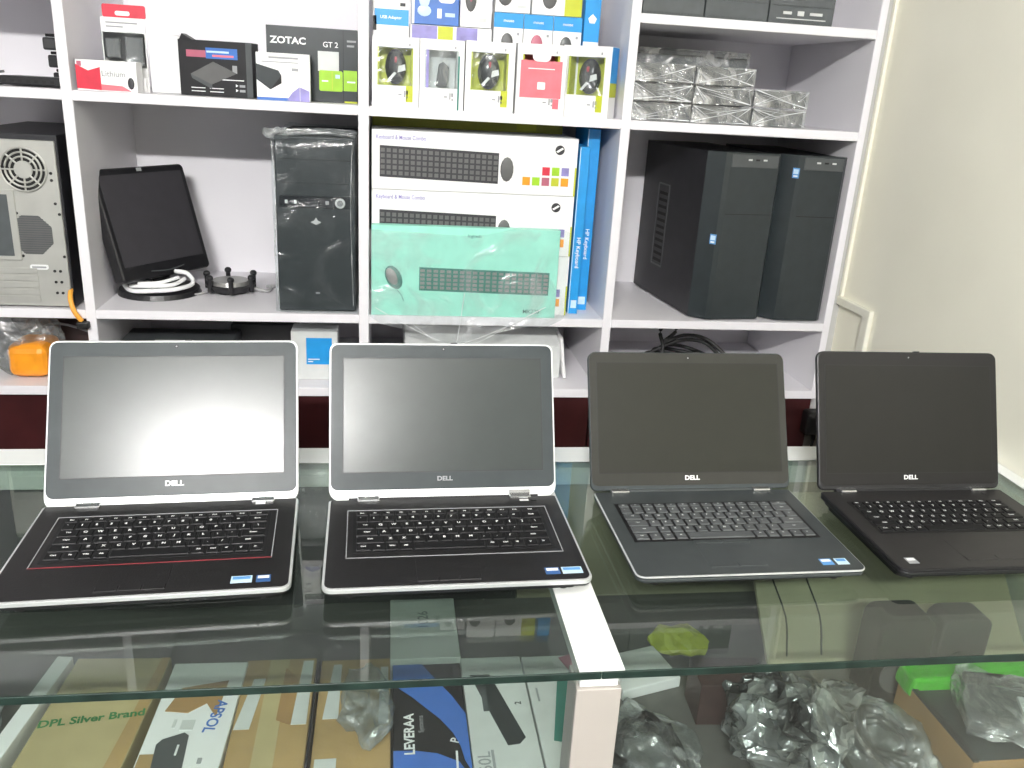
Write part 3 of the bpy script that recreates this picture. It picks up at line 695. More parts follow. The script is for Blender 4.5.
# --- fourth column, top shelf: dark boxes
for x0, x1, lab in ((.562, .705, 'dark grey flat box on the highest right shelf, left of three'), (.708, .857, 'dark grey flat box on the highest right shelf, middle of three'), (.860, 1.017, 'dark grey device with painted highlights on the highest right shelf, right of three')):
    c, w, h = carton('media_box', lab, 'box', x0, x1, 1.757, 1.86, 2.03, .2, 'greybox', 0, 'dark boxes on the highest shelf')
    q = MB(); q.box(-w / 2 + .006, w / 2 - .006, -.0012, 0, .006, .007, 'pc').box(-w / 2 + .006, w / 2 - .006, -.0012, 0, .040, .041, 'pc')
    if x1 > 1:
        q.box(-.045, -.025, -.003, 0, .022, .028, 'silver').box(-.01, .005, -.003, 0, .020, .030, 'silver').box(.02, .05, -.003, 0, .022, .028, 'silver').box(-.06, .06, -.002, 0, .012, .014, 'silver')  # silver bars paint the horizontal highlights on this device
    q.build('seams_and_glints', c)

# --- fourth column, second shelf: wrapped packages
def wrapped(label, x0, x1, y0, y1, z0, z1, seed, grp='wrapped packages on the right shelf'):
    w, d, h = x1 - x0, y1 - y0, z1 - z0
    root = thing('wrapped_package', label, 'package', ((x0 + x1) / 2, y0, z0), random.uniform(-.6, .6), grp)
    q = MB().box(-w / 2 + .004, w / 2 - .004, .004, d - .004, .001, h - .004, 'pkg', .003); q.build('package', root)
    q = MB(); q.box(-w / 2, w / 2, 0, d, .0004, h, 'filmsilver')
    bmesh.ops.subdivide_edges(q.bm, edges=q.bm.edges[:], cuts=7, use_grid_fill=True)
    for v in q.bm.verts:
        n3 = noise.turbulence_vector(v.co * 38 + Vector((seed, seed * 2, 0)), 3, True)
        v.co.x += .0016 * n3.x; v.co.y += .0028 * n3.y; v.co.z = max(.0004, min(h - .0005, v.co.z + .0014 * n3.z))
        v.co.x = max(-w / 2, min(w / 2, v.co.x))
    q.build('film_wrap', root)
    q = MB()
    for k in range(9):
        a = (random.uniform(-w / 2, w / 2) * .95, -.0012, random.uniform(.003, h - .003)); b = (random.choice((-1, 1)) * w * .48, -.0012, random.choice((.003, h - .004)))
        wd = random.uniform(.001, .0028)
        q.prism([(a[0], a[2]), (b[0], b[2]), (b[0], b[2] + wd)], -.0022, -.0008, 'foldglint', axis='y')
    q.build('crease_glint', root)  # white slivers paint the highlights on the wrinkled film
cols = [(.556, .699, 3, 'left'), (.701, .846, 3, 'middle'), (.849, .985, 2, 'right')]
for x0, x1, n, nm in cols:
    for k in range(n):
        pos = {0: 'bottom', n - 1: 'top'}.get(k, 'middle')
        wrapped('silver film wrapped package, %s of the %s pile of three piles' % (pos, nm), x0, x1, 2.02, 2.2, 1.5304 + .0425 * k, 1.5304 + .0425 * (k + 1) - .0006, k * 3.3 + x0 * 40)
c = thing('wrapped_package', 'larger dark wrapped package behind the piles of silver wrapped packages', 'package', (.735, 2.215, 1.5304), 0)
MB().box(-.15, .165, 0, .15, .001, .155, 'greybox', .003).build('package', c)
q = MB(); q.box(-.154, .169, -.004, .154, .0005, .166, 'film'); bmesh.ops.subdivide_edges(q.bm, edges=q.bm.edges[:], cuts=9, use_grid_fill=True)
for v in q.bm.verts:
    n3 = noise.turbulence_vector(v.co * 26, 3, True); v.co += Vector((.003 * n3.x, .003 * n3.y, .006 * n3.z)); v.co.z = max(.0005, v.co.z)
q.build('film_wrap', c)

# --- fourth column, middle shelf: two black towers
def tower(label, x0, x1, y0, rz, badge):
    w, h, d = x1 - x0, .412, .405
    root = thing('computer_tower', label, 'computer tower', ((x0 + x1) / 2, y0, 1.0552), rz, 'black towers on the right shelf')
    MB().box(-w / 2, w / 2, .035, d, .004, h, 'pcside', .002).build('case', root)
    q = MB(); q.prism([(-w / 2, .035), (-w / 2 + .032, .002), (-w / 2 + .045, 0), (w / 2 - .010, 0), (w / 2, .010), (w / 2, .035)], .004, h + .002, 'pc', axis='z', bev=.001); fr = q.build('front_bezel', root)
    q = MB(); q.box(-w / 2 + .047, w / 2 - .012, -.0015, .001, h - .032, h - .002, 'pcgrey', .001, 1); q.build('top_port_strip', root)
    q = MB()
    for k in range(3): q.box(-.002 + k * .02, .008 + k * .02, -.0025, -.001, h - .016, h - .012, 'silver' if k != 1 else 'darkhole')
    q.build('ports', root)
    MB().box(-w / 2 + .047, w / 2 - .012, -.0006, .0006, h - .1445, h - .143, 'darkhole').build('bay_seam', root)
    q = MB()
    if badge == 'side': q.xf = Matrix.Translation((-w / 2 + .0275, .005, .206)) @ Matrix.Rotation(R(-46), 4, 'Z')
    else: q.xf = Matrix.Translation((-w / 2 + .030, .0025, h - .040)) @ Matrix.Rotation(R(-40), 4, 'Z')
    q.box(-.008, .008, -.0014, 0, -.012, .012, 'stickblue').box(-.006, .006, -.002, 0, -.002, .009, 'sticklight').box(-.005, .005, -.002, 0, -.009, -.005, 'ink'); q.build('badge', root)
    q = MB()
    for k in range(11): q.box(-w / 2 - .0006, -w / 2 + .001, .235, .285, .10 + k * .018, .108 + k * .018, 'darkhole')
    q.box(-w / 2 - .0012, -w / 2 + .001, .225, .295, .305, .309, 'pcgrey').box(-w / 2 - .0012, -w / 2 + .001, .225, .295, .088, .092, 'pcgrey').box(-w / 2 - .0012, -w / 2 + .001, .225, .228, .088, .309, 'pcgrey').box(-w / 2 - .0012, -w / 2 + .001, .292, .295, .088, .309, 'pcgrey'); q.build('side_vent', root)
    for fx in (-1, 1):
        for fy in (.05, d - .04): MB().cyl((fx * (w / 2 - .03), fy, 0), (fx * (w / 2 - .03), fy, .006), .012, 'cord').build('foot', root)
tower('black computer tower on the left of the right-hand pair, blue badge halfway up', .764, .948, 2.014, 6.5, 'side')
tower('black computer tower against the right upright, blue badge near its top', .952, 1.112, 2.016, 0, 'top')

# --- fourth column, low shelf: cable coil
q = MB()
for k in range(5):
    cx = .78 + .01 * k; pts = []
    for i in range(13):
        a = 2 * math.pi * i / 12 + k
        pts.append((cx + (.10 - .008 * k) * math.cos(a), 2.20 + (.06) * math.sin(a), .8775 + .008 * k + .006 * math.sin(2 * a + k)))
    q.tube(pts, .0055, 'cord', 8)
q.tube([(.66, 2.10, .8765), (.70, 2.13, .885), (.745, 2.15, .93), (.735, 2.16, .985), (.765, 2.15, 1.012), (.775, 2.15, .985), (.745, 2.15, .955), (.80, 2.15, .975), (.86, 2.14, .968), (.91, 2.11, .93), (.95, 2.09, .8765)], .0052, 'cord', 8, 5)
q.tube([(.65, 2.16, .8765), (.72, 2.17, .92), (.80, 2.17, .955), (.87, 2.16, .95), (.92, 2.14, .905), (.97, 2.12, .8765)], .0055, 'cord', 8, 5)
tag(q.build('cable_coil', None, True), 'tangled coil of black cables on the low right shelf behind a laptop', 'cable')

# --- second column, middle shelf: monitor, gadget, wrapped tower
c = thing('monitor', 'small black monitor turned sideways on a round dark foot', 'monitor', (-.560, 2.185, 1.0552), 0)
q = MB(); q.cyl((.0, 0, 0), (0, 0, .012), .098, 'black', r2=.094, seg=40).cyl((0, 0, .012), (0, 0, .020), .090, 'black', r2=.05, seg=40); q.build('foot', c, False)
q = MB(); q.box(-.022, .022, .012, .032, .014, .12, 'black', .006); q.build('neck', c)
hd = MB(); hd.xf = Matrix.Translation((.012, .0, .040)) @ Matrix.Rotation(R(55), 4, 'Z') @ Matrix.Rotation(R(-17), 4, 'X')
W2, H2 = .134, .266
hd.prism(rrect(-W2, W2, 0, H2, .012), -.022, .012, 'black', axis='y', bev=.005); hd.prism(rrect(-W2 * .7, W2 * .7, .04, H2 - .04, .02), .01, .035, 'black', axis='y', bev=.006)
sh_ = hd.xf.copy(); hd = hd.build('housing', c)
q = MB(); q.xf = sh_; q.box(-W2 + .014, W2 - .014, -.0228, -.021, .036, H2 - .016, 'lcdoff'); q.build('screen', c)
q = MB(); q.xf = sh_; q.box(-.010, .004, -.0228, -.021, H2 - .011, H2 - .003, 'inkgrey'); q.build('badge', c)
q = MB(); q.xf = sh_; q.tube([(-.05, -.0225, .018), (0, -.0225, .013), (.05, -.0225, .018)], .0016, 'pcgrey', 6); q.build('button_strip', c)
q = MB(); q.tube([(-.07, -.045, .026), (-.045, -.082, .022), (.0, -.092, .024), (.055, -.075, .026), (.085, -.03, .030), (.075, -.03, .055), (.045, -.03, .060)], .0055, 'ink', 8, 5).tube([(-.05, -.070, .030), (.0, -.085, .034), (.05, -.07, .036), (.07, -.04, .045)], .005, 'ink', 8, 5).tube([(-.03, -.075, .038), (.02, -.080, .042), (.06, -.05, .05)], .0045, 'ink', 8, 5)
q.build('wrapped_cable', c, True)
c = thing('cooler_bracket', 'small black ring shaped gadget with pegs beside the monitor foot', 'gadget', (-.392, 2.20, 1.0552), 10)
q = MB(); q.cyl((0, 0, .006), (0, 0, .022), .050, 'black', r2=.062, seg=8).cyl((0, 0, .020), (0, 0, .032), .048, 'pcb', r2=.044, seg=24).cyl((0, 0, 0), (0, 0, .008), .036, 'black', seg=16); q.build('body', c)
for a in (20, 95, 160, 215, 270, 325):
    x, y = .060 * math.cos(R(a)), .060 * math.sin(R(a))
    MB().cyl((x, y, .008), (x, y, .040), .006, 'black', seg=10).ball((x, y, .044), (.009, .009, .008), 'black', 10).build('peg', c)
MB().tube([(.055, -.01, .012), (.085, -.02, .006), (.10, .01, .006), (.09, .035, .005), (.11, .03, .006)], .004, 'greycord', 6).build('cord', c, True)
MB().tube([(-.05, -.01, .008), (-.075, -.03, .004), (-.095, -.035, .004)], .0028, 'greycord', 6).build('cord', c, True)

c = thing('computer_tower', 'black computer tower wrapped in clear plastic beside the keyboard boxes', 'computer tower', (-.163, 2.02, 1.0552), 0)
w, h, d = .178, .402, .39
MB().box(-w / 2, w / 2, .02, d, .003, h, 'pcside', .002).build('case', c)
q = MB(); q.box(-w / 2, w / 2, 0, .022, .003, h + .001, 'pc', .004); q.build('front_bezel', c)
q = MB(); q.box(-w / 2 + .008, w / 2 - .008, -.0015, .001, .245, .272, 'blackgloss', .001, 1)
for px in (-.068, -.055, -.048): q.box(px, px + .006, -.003, -.001, .254, .262, 'silver' if px != -.055 else 'greybox')
q.box(.022, .030, -.003, -.001, .254, .262, 'inkgrey'); q.build('port_strip', c)
q = MB(); q.cyl((.055, -.004, .258), (.055, 0, .258), .0115, 'silver', seg=24).cyl((.055, -.0052, .258), (.055, -.003, .258), .007, 'chrome', seg=20); q.build('power_button', c)
q = MB(); q.prism([(-.012, .213), (.0, .207), (.012, .213), (.004, .217), (0, .224), (-.004, .217)], -.0012, 0, 'silver', axis='y').box(-.004, .006, -.001, 0, .045, .048, 'inkgrey'); q.build('emblem', c)
q = MB(); q.box(-w / 2 + .006, w / 2 - .006, -.0006, .0005, .300, .3014, 'darkhole').box(-w / 2 + .006, w / 2 - .006, -.0006, .0005, .352, .3534, 'darkhole'); q.build('bay_seam', c)
q = MB(); q.box(-w / 2 - .006, w / 2 + .005, -.009, d + .004, .0006, h + .006, 'towerfilm'); bmesh.ops.subdivide_edges(q.bm, edges=q.bm.edges[:], cuts=13, use_grid_fill=True)
for v in q.bm.verts:
    n3 = noise.turbulence_vector(v.co * 20, 3, False); v.co += .0035 * Vector((n3.x * .5, n3.y, n3.z)); v.co.z = max(.0005, v.co.z); v.co.y = max(-.016, v.co.y)
q.build('plastic_wrap', c, True)
q = MB(); q.ball((-w / 2 + .006, .0, h + .004), (.030, .016, .015), 'film', 18).box(-w / 2 + .02, w / 2, -.010, .05, h + .003, h + .014, 'film'); bmesh.ops.subdivide_edges(q.bm, edges=q.bm.edges[:], cuts=2, use_grid_fill=True); q.crumple(.009, 45, 2.); q.build('gathered_film', c)
q = MB(); q.tube([(-w / 2 - .004, -.010, h - .01), (-w / 2 + .002, -.012, h * .7), (-w / 2 - .003, -.011, h * .35), (-w / 2 + .002, -.011, .01)], .0016, 'film', 6).tube([(w / 2 - .006, -.011, h - .02), (w / 2 - .010, -.012, h * .6), (w / 2 - .005, -.011, .02)], .0014, 'film', 6); q.build('film_fold', c, True)

# --- first column, middle shelf: tower seen from its rear
c = thing('computer_tower', 'computer tower with a silver rear plate, fan and vents, at the far left', 'computer tower', (-.806, 2.012, 1.0552), 0)
w, h, d = .194, .374, .40
MB().box(-w / 2 - .004, w / 2 + .004, .006, d, .002, h + .006, 'pcside', .002).build('case', c)
MB().box(-w / 2, w / 2, 0, .008, .004, h - .006, 'steel', .001, 1).build('rear_plate', c)
def rear_fan(name, cx, cz, r):
    q = MB(); q.cyl((cx, -.001, cz), (cx, .006, cz), r, 'darkhole', seg=32); f = q.build(name, c)
    q = MB()
    for rr in (r * .98, r * .78, r * .58):
        q.tube([(cx + rr * math.cos(2 * math.pi * i / 32), -.003, cz + rr * math.sin(2 * math.pi * i / 32)) for i in range(33)], .0022, 'steel', 6, 0)
    for a in range(0, 360, 45): q.tube([(cx + r * .36 * math.cos(R(a)), -.003, cz + r * .36 * math.sin(R(a))), (cx + r * math.cos(R(a)), -.003, cz + r * math.sin(R(a)))], .002, 'steel', 6, 0)
    q.cyl((cx, -.0035, cz), (cx, 0, cz), r * .40, 'steel', seg=24); q.build('fan_guard', f)
rear_fan('fan', .030, .306, .047)
q = MB(); oc = [(.030 + .046 * math.cos(R(22.5 + 45 * i)), .165 + .046 * math.sin(R(22.5 + 45 * i))) for i in range(8)]
q.prism(oc, -.001, .004, 'steeldark', axis='y')
for k in range(17):
    z = .1245 + k * .005; hw = min(.041, .0615 - abs(z - .165)); q.box(.030 - hw, .030 + hw, -.0018, -.0008, z, z + .0012, 'greybox')
q.build('vent_grille', c)
q = MB()
for k in range(5): q.box(-.094, .032, -.0025, 0, .014 + k * .016, .027 + k * .016, 'steel', .0008, 1)
q.build('slot_cover', c)
q = MB().box(-.094, .004, -.004, .001, .108, .262, 'steel', .001, 1).box(-.085, -.01, -.005, -.003, .118, .252, 'greybox'); q.build('port_plate', c)
q = MB()
for px, pz in ((.004, .212), (.092, .212), (.006, .118), (.092, .118), (.084, .300), (.084, .285), (.086, .235), (.080, .085), (.080, .060), (.080, .035), (.068, .085), (.068, .060), (.068, .035)): q.cyl((px, -.0015, pz), (px, 0, pz), .0032, 'darkhole', seg=10)
q.build('screw', c)
q = MB().prism(rrect(.018, .056, .088, .099, .004), -.002, 0, 'ink', axis='y').prism(rrect(.022, .052, .0915, .0955, .0015), -.0026, 0, 'inkgrey', axis='y'); q.build('latch', c)
q = MB(); q.tube([(-.712, 2.03, 1.10), (-.708, 2.0, 1.085), (-.700, 1.990, 1.055), (-.686, 1.992, 1.030)], .0055, 'cable_orange', 8, 5); cb = q.build('cable', None, True)
q = MB(); q.xf = Matrix.Translation((-.684, 1.990, 1.022)); q.box(-.012, .014, -.008, .008, -.008, .008, 'cord', .003); q.build('plug', cb); tag(cb, 'short orange cable with a black plug hanging by the left upright', 'cable')

# --- low shelf
c = thing('plastic_bag', 'crumpled clear bag with an orange pack inside on the low left shelf', 'bag', (-.846, 2.10, .8705), 0)
q = MB(); q.box(-.035, .055, -.06, .05, .004, .085, 'orange', .02, 3).build('orange_pack', c)
q = MB(); q.ball((-.04, .02, .080), (.11, .07, .085), 'bagclear', 36); q.crumple(.022, 16, 4.)
for v in q.bm.verts: v.co.z = max(.0008, v.co.z)
q.build('clear_bag', c)
c = thing('cloth_bundle', 'dark brown crumpled bundle at the back of the low left shelf', 'bundle', (-.82, 2.30, .8705), 0)
q = MB(); q.ball((0, 0, .07), (.13, .07, .075), 'darkbrown', 24); q.crumple(.02, 18, 9.)
for v in q.bm.verts: v.co.z = max(.0005, v.co.z)
q.build('wrapping', c, True); MB().tube([(-.08, -.07, .06), (0, -.085, .09), (.08, -.07, .06)], .003, 'greycord', 6).build('tie', c, True)
c, w, h = carton('adapter_box', 'small grey box with a bright blue label between the two left laptops', 'box', -.232, -.120, .8705, .995, 2.06, .07, 'whitegrey', 0)
panel(c, 'blue_label', -w / 2 + .036, w / 2 - .014, .040, .108, 'blue'); q = MB(); q.box(-w / 2 + .040, -.004, -.0012, 0, .046, .0485, 'ink').box(-w / 2 + .040, .012, -.0012, 0, .052, .0545, 'ink'); q.build('label_printing', c)
c = thing('network_switch', 'flat pale device lying on the low shelf behind the leftmost laptop', 'device', (-.50, 2.08, .8705), 0)
MB().box(-.15, .12, 0, .16, .004, .075, 'pcgrey', .004).build('body', c); MB().box(-.06, .03, -.003, .02, .070, .0865, 'whitegrey', .002).build('flap', c); MB().box(-.145, .115, -.0006, .0005, .03, .034, 'darkhole').build('front_seam', c)
c = thing('cable_box', 'black open box of leads at the back of the low shelf', 'box', (-.33, 2.24, .8705), 0)
MB().box(-.075, .09, 0, .12, 0, .09, 'black', .004).build('tray', c); q = MB()
for k in range(4): q.tube([(-.06 + .03 * k, .02, .092), (-.04 + .03 * k, .03, .120 + .006 * (k % 2)), (-.01 + .03 * k, .05, .112), (.01 + .02 * k, .06, .092)], .005, 'cord', 6)
q.build('leads', c, True)
c = thing('printer', 'white printer with a sloping lid on the low shelf behind the second laptop', 'printer', (.235, 2.09, .8705), 0)
q = MB(); q.prism([(0, .0), (.26, 0), (.26, .118), (.05, .118), (0, .085)], -.19, .215, 'whitegrey', axis='x', bev=.004); q.build('body', c)
q = MB(); q.box(-.12, .12, -.0012, .002, .030, .062, 'steeldark', .001, 1); q.build('paper_slot', c)
q = MB(); q.xf = Matrix.Translation((.222, -.02, .0)) @ Matrix.Rotation(R(-8), 4, 'Y'); q.box(0, .008, 0, .2, .004, .115, 'white', .002); q.build('side_tray', c)
MB().box(-.10, .03, .07, .16, .118, .124, 'steeldark', .002).build('panel', c)

# --- power outlet and plug beside the cabinet
c = thing('wall_socket', 'white wall socket with a black plug beside the maroon cabinet', 'socket', (1.182, 1.985, .79), 0)
MB().box(-.012, 0, -.06, .10, -.05, .05, 'white', .003).build('socket_plate', c)
pl = MB().box(-.075, -.012, -.010, .034, -.040, .026, 'cord', .008).cyl((-.035, .02, -.034), (-.035, .02, -.062), .007, 'cord', r2=.005, seg=12).build('plug', c)
MB().tube([(-.035, .02, -.06), (-.036, .02, -.12), (-.02, .03, -.3), (-.02, .04, -.7), (-.05, .05, -.785)], .004, 'cord', 8).build('cord', c, True)
MB().cyl((-.014, .052, .026), (-.011, .052, .026), .009, 'redcard', seg=12).build('indicator', c)
c = thing('cable_trunking', 'white cable trunking running down the corner beside the shelving', 'trunking', (1.158, 1.90, 0), 0)
MB().box(-.022, .018, -.015, .018, 0, .80, 'white', .002).build('channel', c); MB().box(-.024, .020, -.018, .020, .795, .812, 'white', .002).build('end_cap', c)

# ================================================================ INSIDE THE COUNTER
SZ = .6604
def lying(name, label, cat, x0, x1, y0, y1, h, m, rz=0., z=SZ, group=None):
    root = thing(name, label, cat, ((x0 + x1) / 2, (y0 + y1) / 2, z), rz, group)
    w, d = x1 - x0, y1 - y0
    MB().box(-w / 2, w / 2, -d / 2, d / 2, 0, h, m, .001, 1).build('carton', root)
    return root, w, d, h
def flatpan(root, name, pts, z, m, t=.0008):
    return MB().prism(pts, z - .0002, z + t, m, axis='z').build(name, root)
c, w, d, h = lying('keyboard_box', 'blue and black box with white lettering lying left of the counter post', 'box', .013, .122, .845, 1.16, .038, 'black')
yb = lambda y: y - (.845 + 1.16) / 2
xb = lambda x: x - (.013 + .122) / 2
ins = [(.0135, 1.118), (.024, 1.102), (.043, 1.082), (.062, 1.058), (.082, 1.033), (.100, 1.002), (.109, .975), (.113, .948)]
flatpan(c, 'blue_swoosh', [(xb(x), yb(y)) for x, y in ins + [(.1215, .925), (.1215, 1.040), (.104, 1.080), (.083, 1.117), (.060, 1.1595), (.0135, 1.1595)]], h, 'royal')
flatpan(c, 'blue_field', [(xb(.0135), yb(.846)), (xb(.1215), yb(.846)), (xb(.1215), yb(.910)), (xb(.105), yb(.945)), (xb(.075), yb(.963)), (xb(.045), yb(.970)), (xb(.0135), yb(.972))], h, 'royal')
lettering('title_lettering', 'LEVERAA', .0205, (xb(.037), yb(1.003), h + .0016), 'ink', c, FLAT, 90, .03)
lettering('subtitle_lettering', 'Systems', .011, (xb(.054), yb(1.022), h + .0016), 'inkgrey', c, FLAT, 90)
lettering('emblem_lettering', 'P', .018, (xb(.102), yb(.985), h + .0016), 'ink', c, FLAT, 70, .02)
flatpan(c, 'white_stripe', [(xb(.099), yb(.90)), (xb(.102), yb(.90)), (xb(.104), yb(.965)), (xb(.101), yb(.965))], h + .0008, 'ink')
c, w, d, h = lying('adapter_box', 'pale box end with a dark number under the second laptop', 'box', .010, .124, 1.17, 1.34, .042, 'whitegrey')
lettering('number_lettering', '1026', .026, (.000, .02, h + .001), 'inkgrey', c, FLAT, 90)
lettering('small_lettering', 'Vdc', .014, (.024, .02, h + .001), 'inkgrey', c, FLAT, 90)
c, w, d, h = lying('adapter_box', 'pale grey box picturing a long dark device, right of the blue and black box', 'box', .1245, .2235, .845, 1.18, .032, 'whitegrey')
xx, yy_ = lambda x: x - (.1245 + .2235) / 2, lambda y: y - (.845 + 1.18) / 2
q = MB(); q.prism([(xx(.136), yy_(1.135)), (xx(.168), yy_(1.135)), (xx(.206), yy_(.992)), (xx(.196), yy_(.980)), (xx(.178), yy_(.978))], h, h + .001, 'pc', axis='z'); q.box(xx(.150), xx(.158), yy_(1.05), yy_(1.10), h + .0008, h + .0014, 'greybox'); q.build('device_picture', c)
lettering('title_lettering', '60L', .026, (xx(.142), yy_(.948), h + .001), 'inkgrey', c, FLAT, 90)
q = MB(); put_text(q, '2', .014, (xx(.205), yy_(1.065), h + .001), 'inkdark', FLAT, 90, .02).box(xx(.152), xx(.156), yy_(.93), yy_(.97), h, h + .001, 'inkgrey'); q.build('small_lettering', c)
c, w, d, h = lying('adapter_box', 'pale grey box with a dark green bar, hard against the counter post', 'box', .2270, .3120, .872, 1.18, .030, 'whitegrey')
xx, yy_ = lambda x: x - (.227 + .312) / 2, lambda y: y - (.872 + 1.18) / 2
flatpan(c, 'device_picture', [(xx(.277), yy_(1.12)), (xx(.308), yy_(1.12)), (xx(.285), yy_(.972)), (xx(.247), yy_(.985))], h, 'tealdark')
flatpan(c, 'small_printing', [(xx(.238), yy_(1.07)), (xx(.241), yy_(1.07)), (xx(.241), yy_(1.10)), (xx(.238), yy_(1.10))], h, 'inkgrey')
c, w, d, h = lying('cardboard_box', 'tan cardboard box with green lettering lying at the left', 'box', -.487, -.345, .845, 1.20, .042, 'tan', -3)
lettering('green_lettering', 'DPL Silver Brand', .0205, (.0, .04, h + .001), 'greenprint', c, FLAT, 10, .03)
flatpan(c, 'pale_edge', [(w / 2 - .028, -d / 2), (w / 2 - .001, -d / 2), (w / 2 - .001, d / 2), (w / 2 - .014, d / 2)], h, 'brown2', .0005)
o = MB().box(-.012, .012, -.16, .16, 0, .05, 'white', .001, 1).build('paper_sleeve'); o.location = (-.511, 1.04, SZ); o.rotation_euler = (0, 0, R(-6)); tag(o, 'narrow white sleeve on the left of the tan cardboard box', 'sleeve')
c = thing('plastic_bag', 'murky crumpled clear bag at the far left inside the counter', 'bag', (-.60, 1.02, SZ), 0)
q = MB(); q.ball((0, 0, .04), (.07, .11, .05), 'bagclear', 28); q.crumple(.02, 18, 3.)
for v in q.bm.verts: v.co.z = max(.0006, v.co.z)
q.build('film', c); MB().box(-.04, .03, -.07, .06, .003, .03, 'inner', .004).build('contents', c)
c, w, d, h = lying('keyboard_box', 'white box with blue lettering, brown patches and a dark device picture', 'box', -.331, -.219, .845, 1.18, .042, 'white', -1.5)
xx, yy_ = lambda x: x + .275, lambda y: y - 1.0125
q = MB(); q.prism([(xx(-.318), yy_(1.07)), (xx(-.305), yy_(1.12)), (xx(-.24), yy_(1.135)), (xx(-.243), yy_(1.055)), (xx(-.262), yy_(1.085)), (xx(-.285), yy_(1.065))], h, h + .001, 'brown', axis='z').box(xx(-.329), xx(-.298), yy_(.86), yy_(.985), h, h + .0007, 'brown2'); q.build('brown_patch', c)
lettering('blue_lettering', '1 APSOL', .023, (xx(-.243), yy_(1.065), h + .0012), 'blue2', c, FLAT, -98, .02)
q = MB(); q.prism([(xx(-.312), yy_(1.002)), (xx(-.306), yy_(1.012)), (xx(-.279), yy_(1.024)), (xx(-.272), yy_(1.018)), (xx(-.262), yy_(.90)), (xx(-.302), yy_(.90))], h, h + .0016, 'pcgrey', axis='z'); q.box(xx(-.283), xx(-.280), yy_(.98), yy_(1.0), h + .0015, h + .002, 'ink'); q.build('device_picture', c)
q = MB(); q.box(xx(-.300), xx(-.296), yy_(1.035), yy_(1.052), h, h + .001, 'whitegrey').box(xx(-.288), xx(-.270), yy_(1.03), yy_(1.05), h, h + .001, 'whitegrey').box(xx(-.250), xx(-.244), yy_(.965), yy_(.975), h, h + .001, 'inkgrey'); q.build('small_printing', c)
c, w, d, h = lying('cardboard_box', 'brown cardboard box with white corner labels, left of a black divider', 'box', -.2165, -.1085, .845, 1.19, .036, 'brown2')
flatpan(c, 'white_label', [(-.052, .015), (-.030, .015), (-.020, .125), (-.038, .125)], h, 'whitegrey'); flatpan(c, 'white_label', [(.028, .02), (.050, .02), (.050, .165), (.034, .165)], h, 'whitegrey')
q = MB(); q.box(-.018, .012, -.17, .17, h, h + .0008, 'tan').prism([(.006, .03), (.028, .02), (.03, .12), (.008, .15)], h, h + .0012, 'brown', axis='z'); q.build('tape', c)
o = MB().box(-.002, .002, -.16, .16, 0, .044, 'black', .0008, 1).build('divider'); o.location = (-.1045, 1.01, SZ); tag(o, 'thin black divider standing between two brown cardboard boxes', 'divider')
c, w, d, h = lying('cardboard_box', 'brown cardboard box under a crumpled clear bag, right of the black divider', 'box', -.1005, .0095, .845, 1.19, .030, 'brown2')
flatpan(c, 'white_label', [(-.045, .035), (-.022, .035), (-.022, .16), (-.035, .16)], h, 'whitegrey'); flatpan(c, 'white_label', [(.037, .02), (.052, .02), (.052, .15), (.040, .15)], h, 'whitegrey'); flatpan(c, 'white_label', [(-.05, -.10), (-.02, -.10), (-.02, -.045), (-.05, -.045)], h, 'whitegrey')
q = MB(); q.ball((-.025, 1.055, SZ + .052), (.040, .085, .018), 'bagclear', 28); q.crumple(.018, 26, 5.)
for v in q.bm.verts: v.co.z = max(SZ + .0312, v.co.z)
q.build('plastic_bag'); tag(COL.objects[-1], 'small crumpled clear bag lying on a brown cardboard box', 'bag')

def poly_bag(name, label, cx, cy, rx, ry, rz_, m, seed, inner, amp=.03, sc=14, seg=44, z=SZ):
    c = thing(name, label, 'bag', (cx, cy, z), 0)
    q = MB(); q.ball((0, 0, rz_), (rx, ry, rz_), m, seg); q.crumple(amp, sc, seed)
    q.crumple(amp * .35, sc * 3, seed + 3)
    for v in q.bm.verts: v.co.z = max(.0008, v.co.z)
    q.build('film', c)
    q = MB()
    for k in range(inner):
        a = random.uniform(0, 6.28); pts = []
        for i in range(9):
            t = a + i * .7; f = .62 + .12 * math.sin(3 * t + k)
            pts.append((rx * f * math.cos(t), ry * f * math.sin(t), .008 + rz_ * (.5 + .5 * k / max(1, inner - 1)) + .006 * math.sin(2 * t)))
        q.tube(pts, .006, 'cord', 6)
    q.build('cables', c, True)
    return c
poly_bag('plastic_bag', 'grey clear bag of black cables right beside the counter post', .380, .955, .078, .100, .024, 'bagclear', 1., 6, .02)
cb_ = poly_bag('plastic_bag', 'large crumpled silvery bag in the middle of the right compartment', .588, .952, .092, .088, .068, 'bagdark', 6., 2, .034, 15, 64)
c2 = poly_bag('plastic_bag', 'grey crumpled bag between the silvery bag and the green box', .742, .935, .056, .085, .042, 'bagclear', 8., 4, .018)
c, w, d, h = lying('small_box', 'dark brown box behind the silvery bag', 'box', .487, .600, 1.03, 1.10, .075, 'darkbrown', -4)
flatpan(c, 'lid_seam', [(-.05, -.002), (.05, -.002), (.05, .001), (-.05, .001)], h, 'darkhole', .0004)
q = MB(); q.prism([(1.17, SZ), (1.18, SZ), (1.388, .885), (1.378, .89)], .665, 1.165, 'beigecard', axis='x')
o = q.build('cardboard_sheet'); tag(o, 'large beige cardboard sheet leaning against the back inside the right compartment', 'cardboard')
q = MB()
for xx0 in (.70, .765): q.tube([(xx0, 1.176, SZ + .012), (xx0 + .010, 1.22, SZ + .062), (xx0 - .005, 1.28, SZ + .127), (xx0 + .006, 1.34, SZ + .192)], .0016, 'cord', 6)
q.build('hanging_leads', o, True)
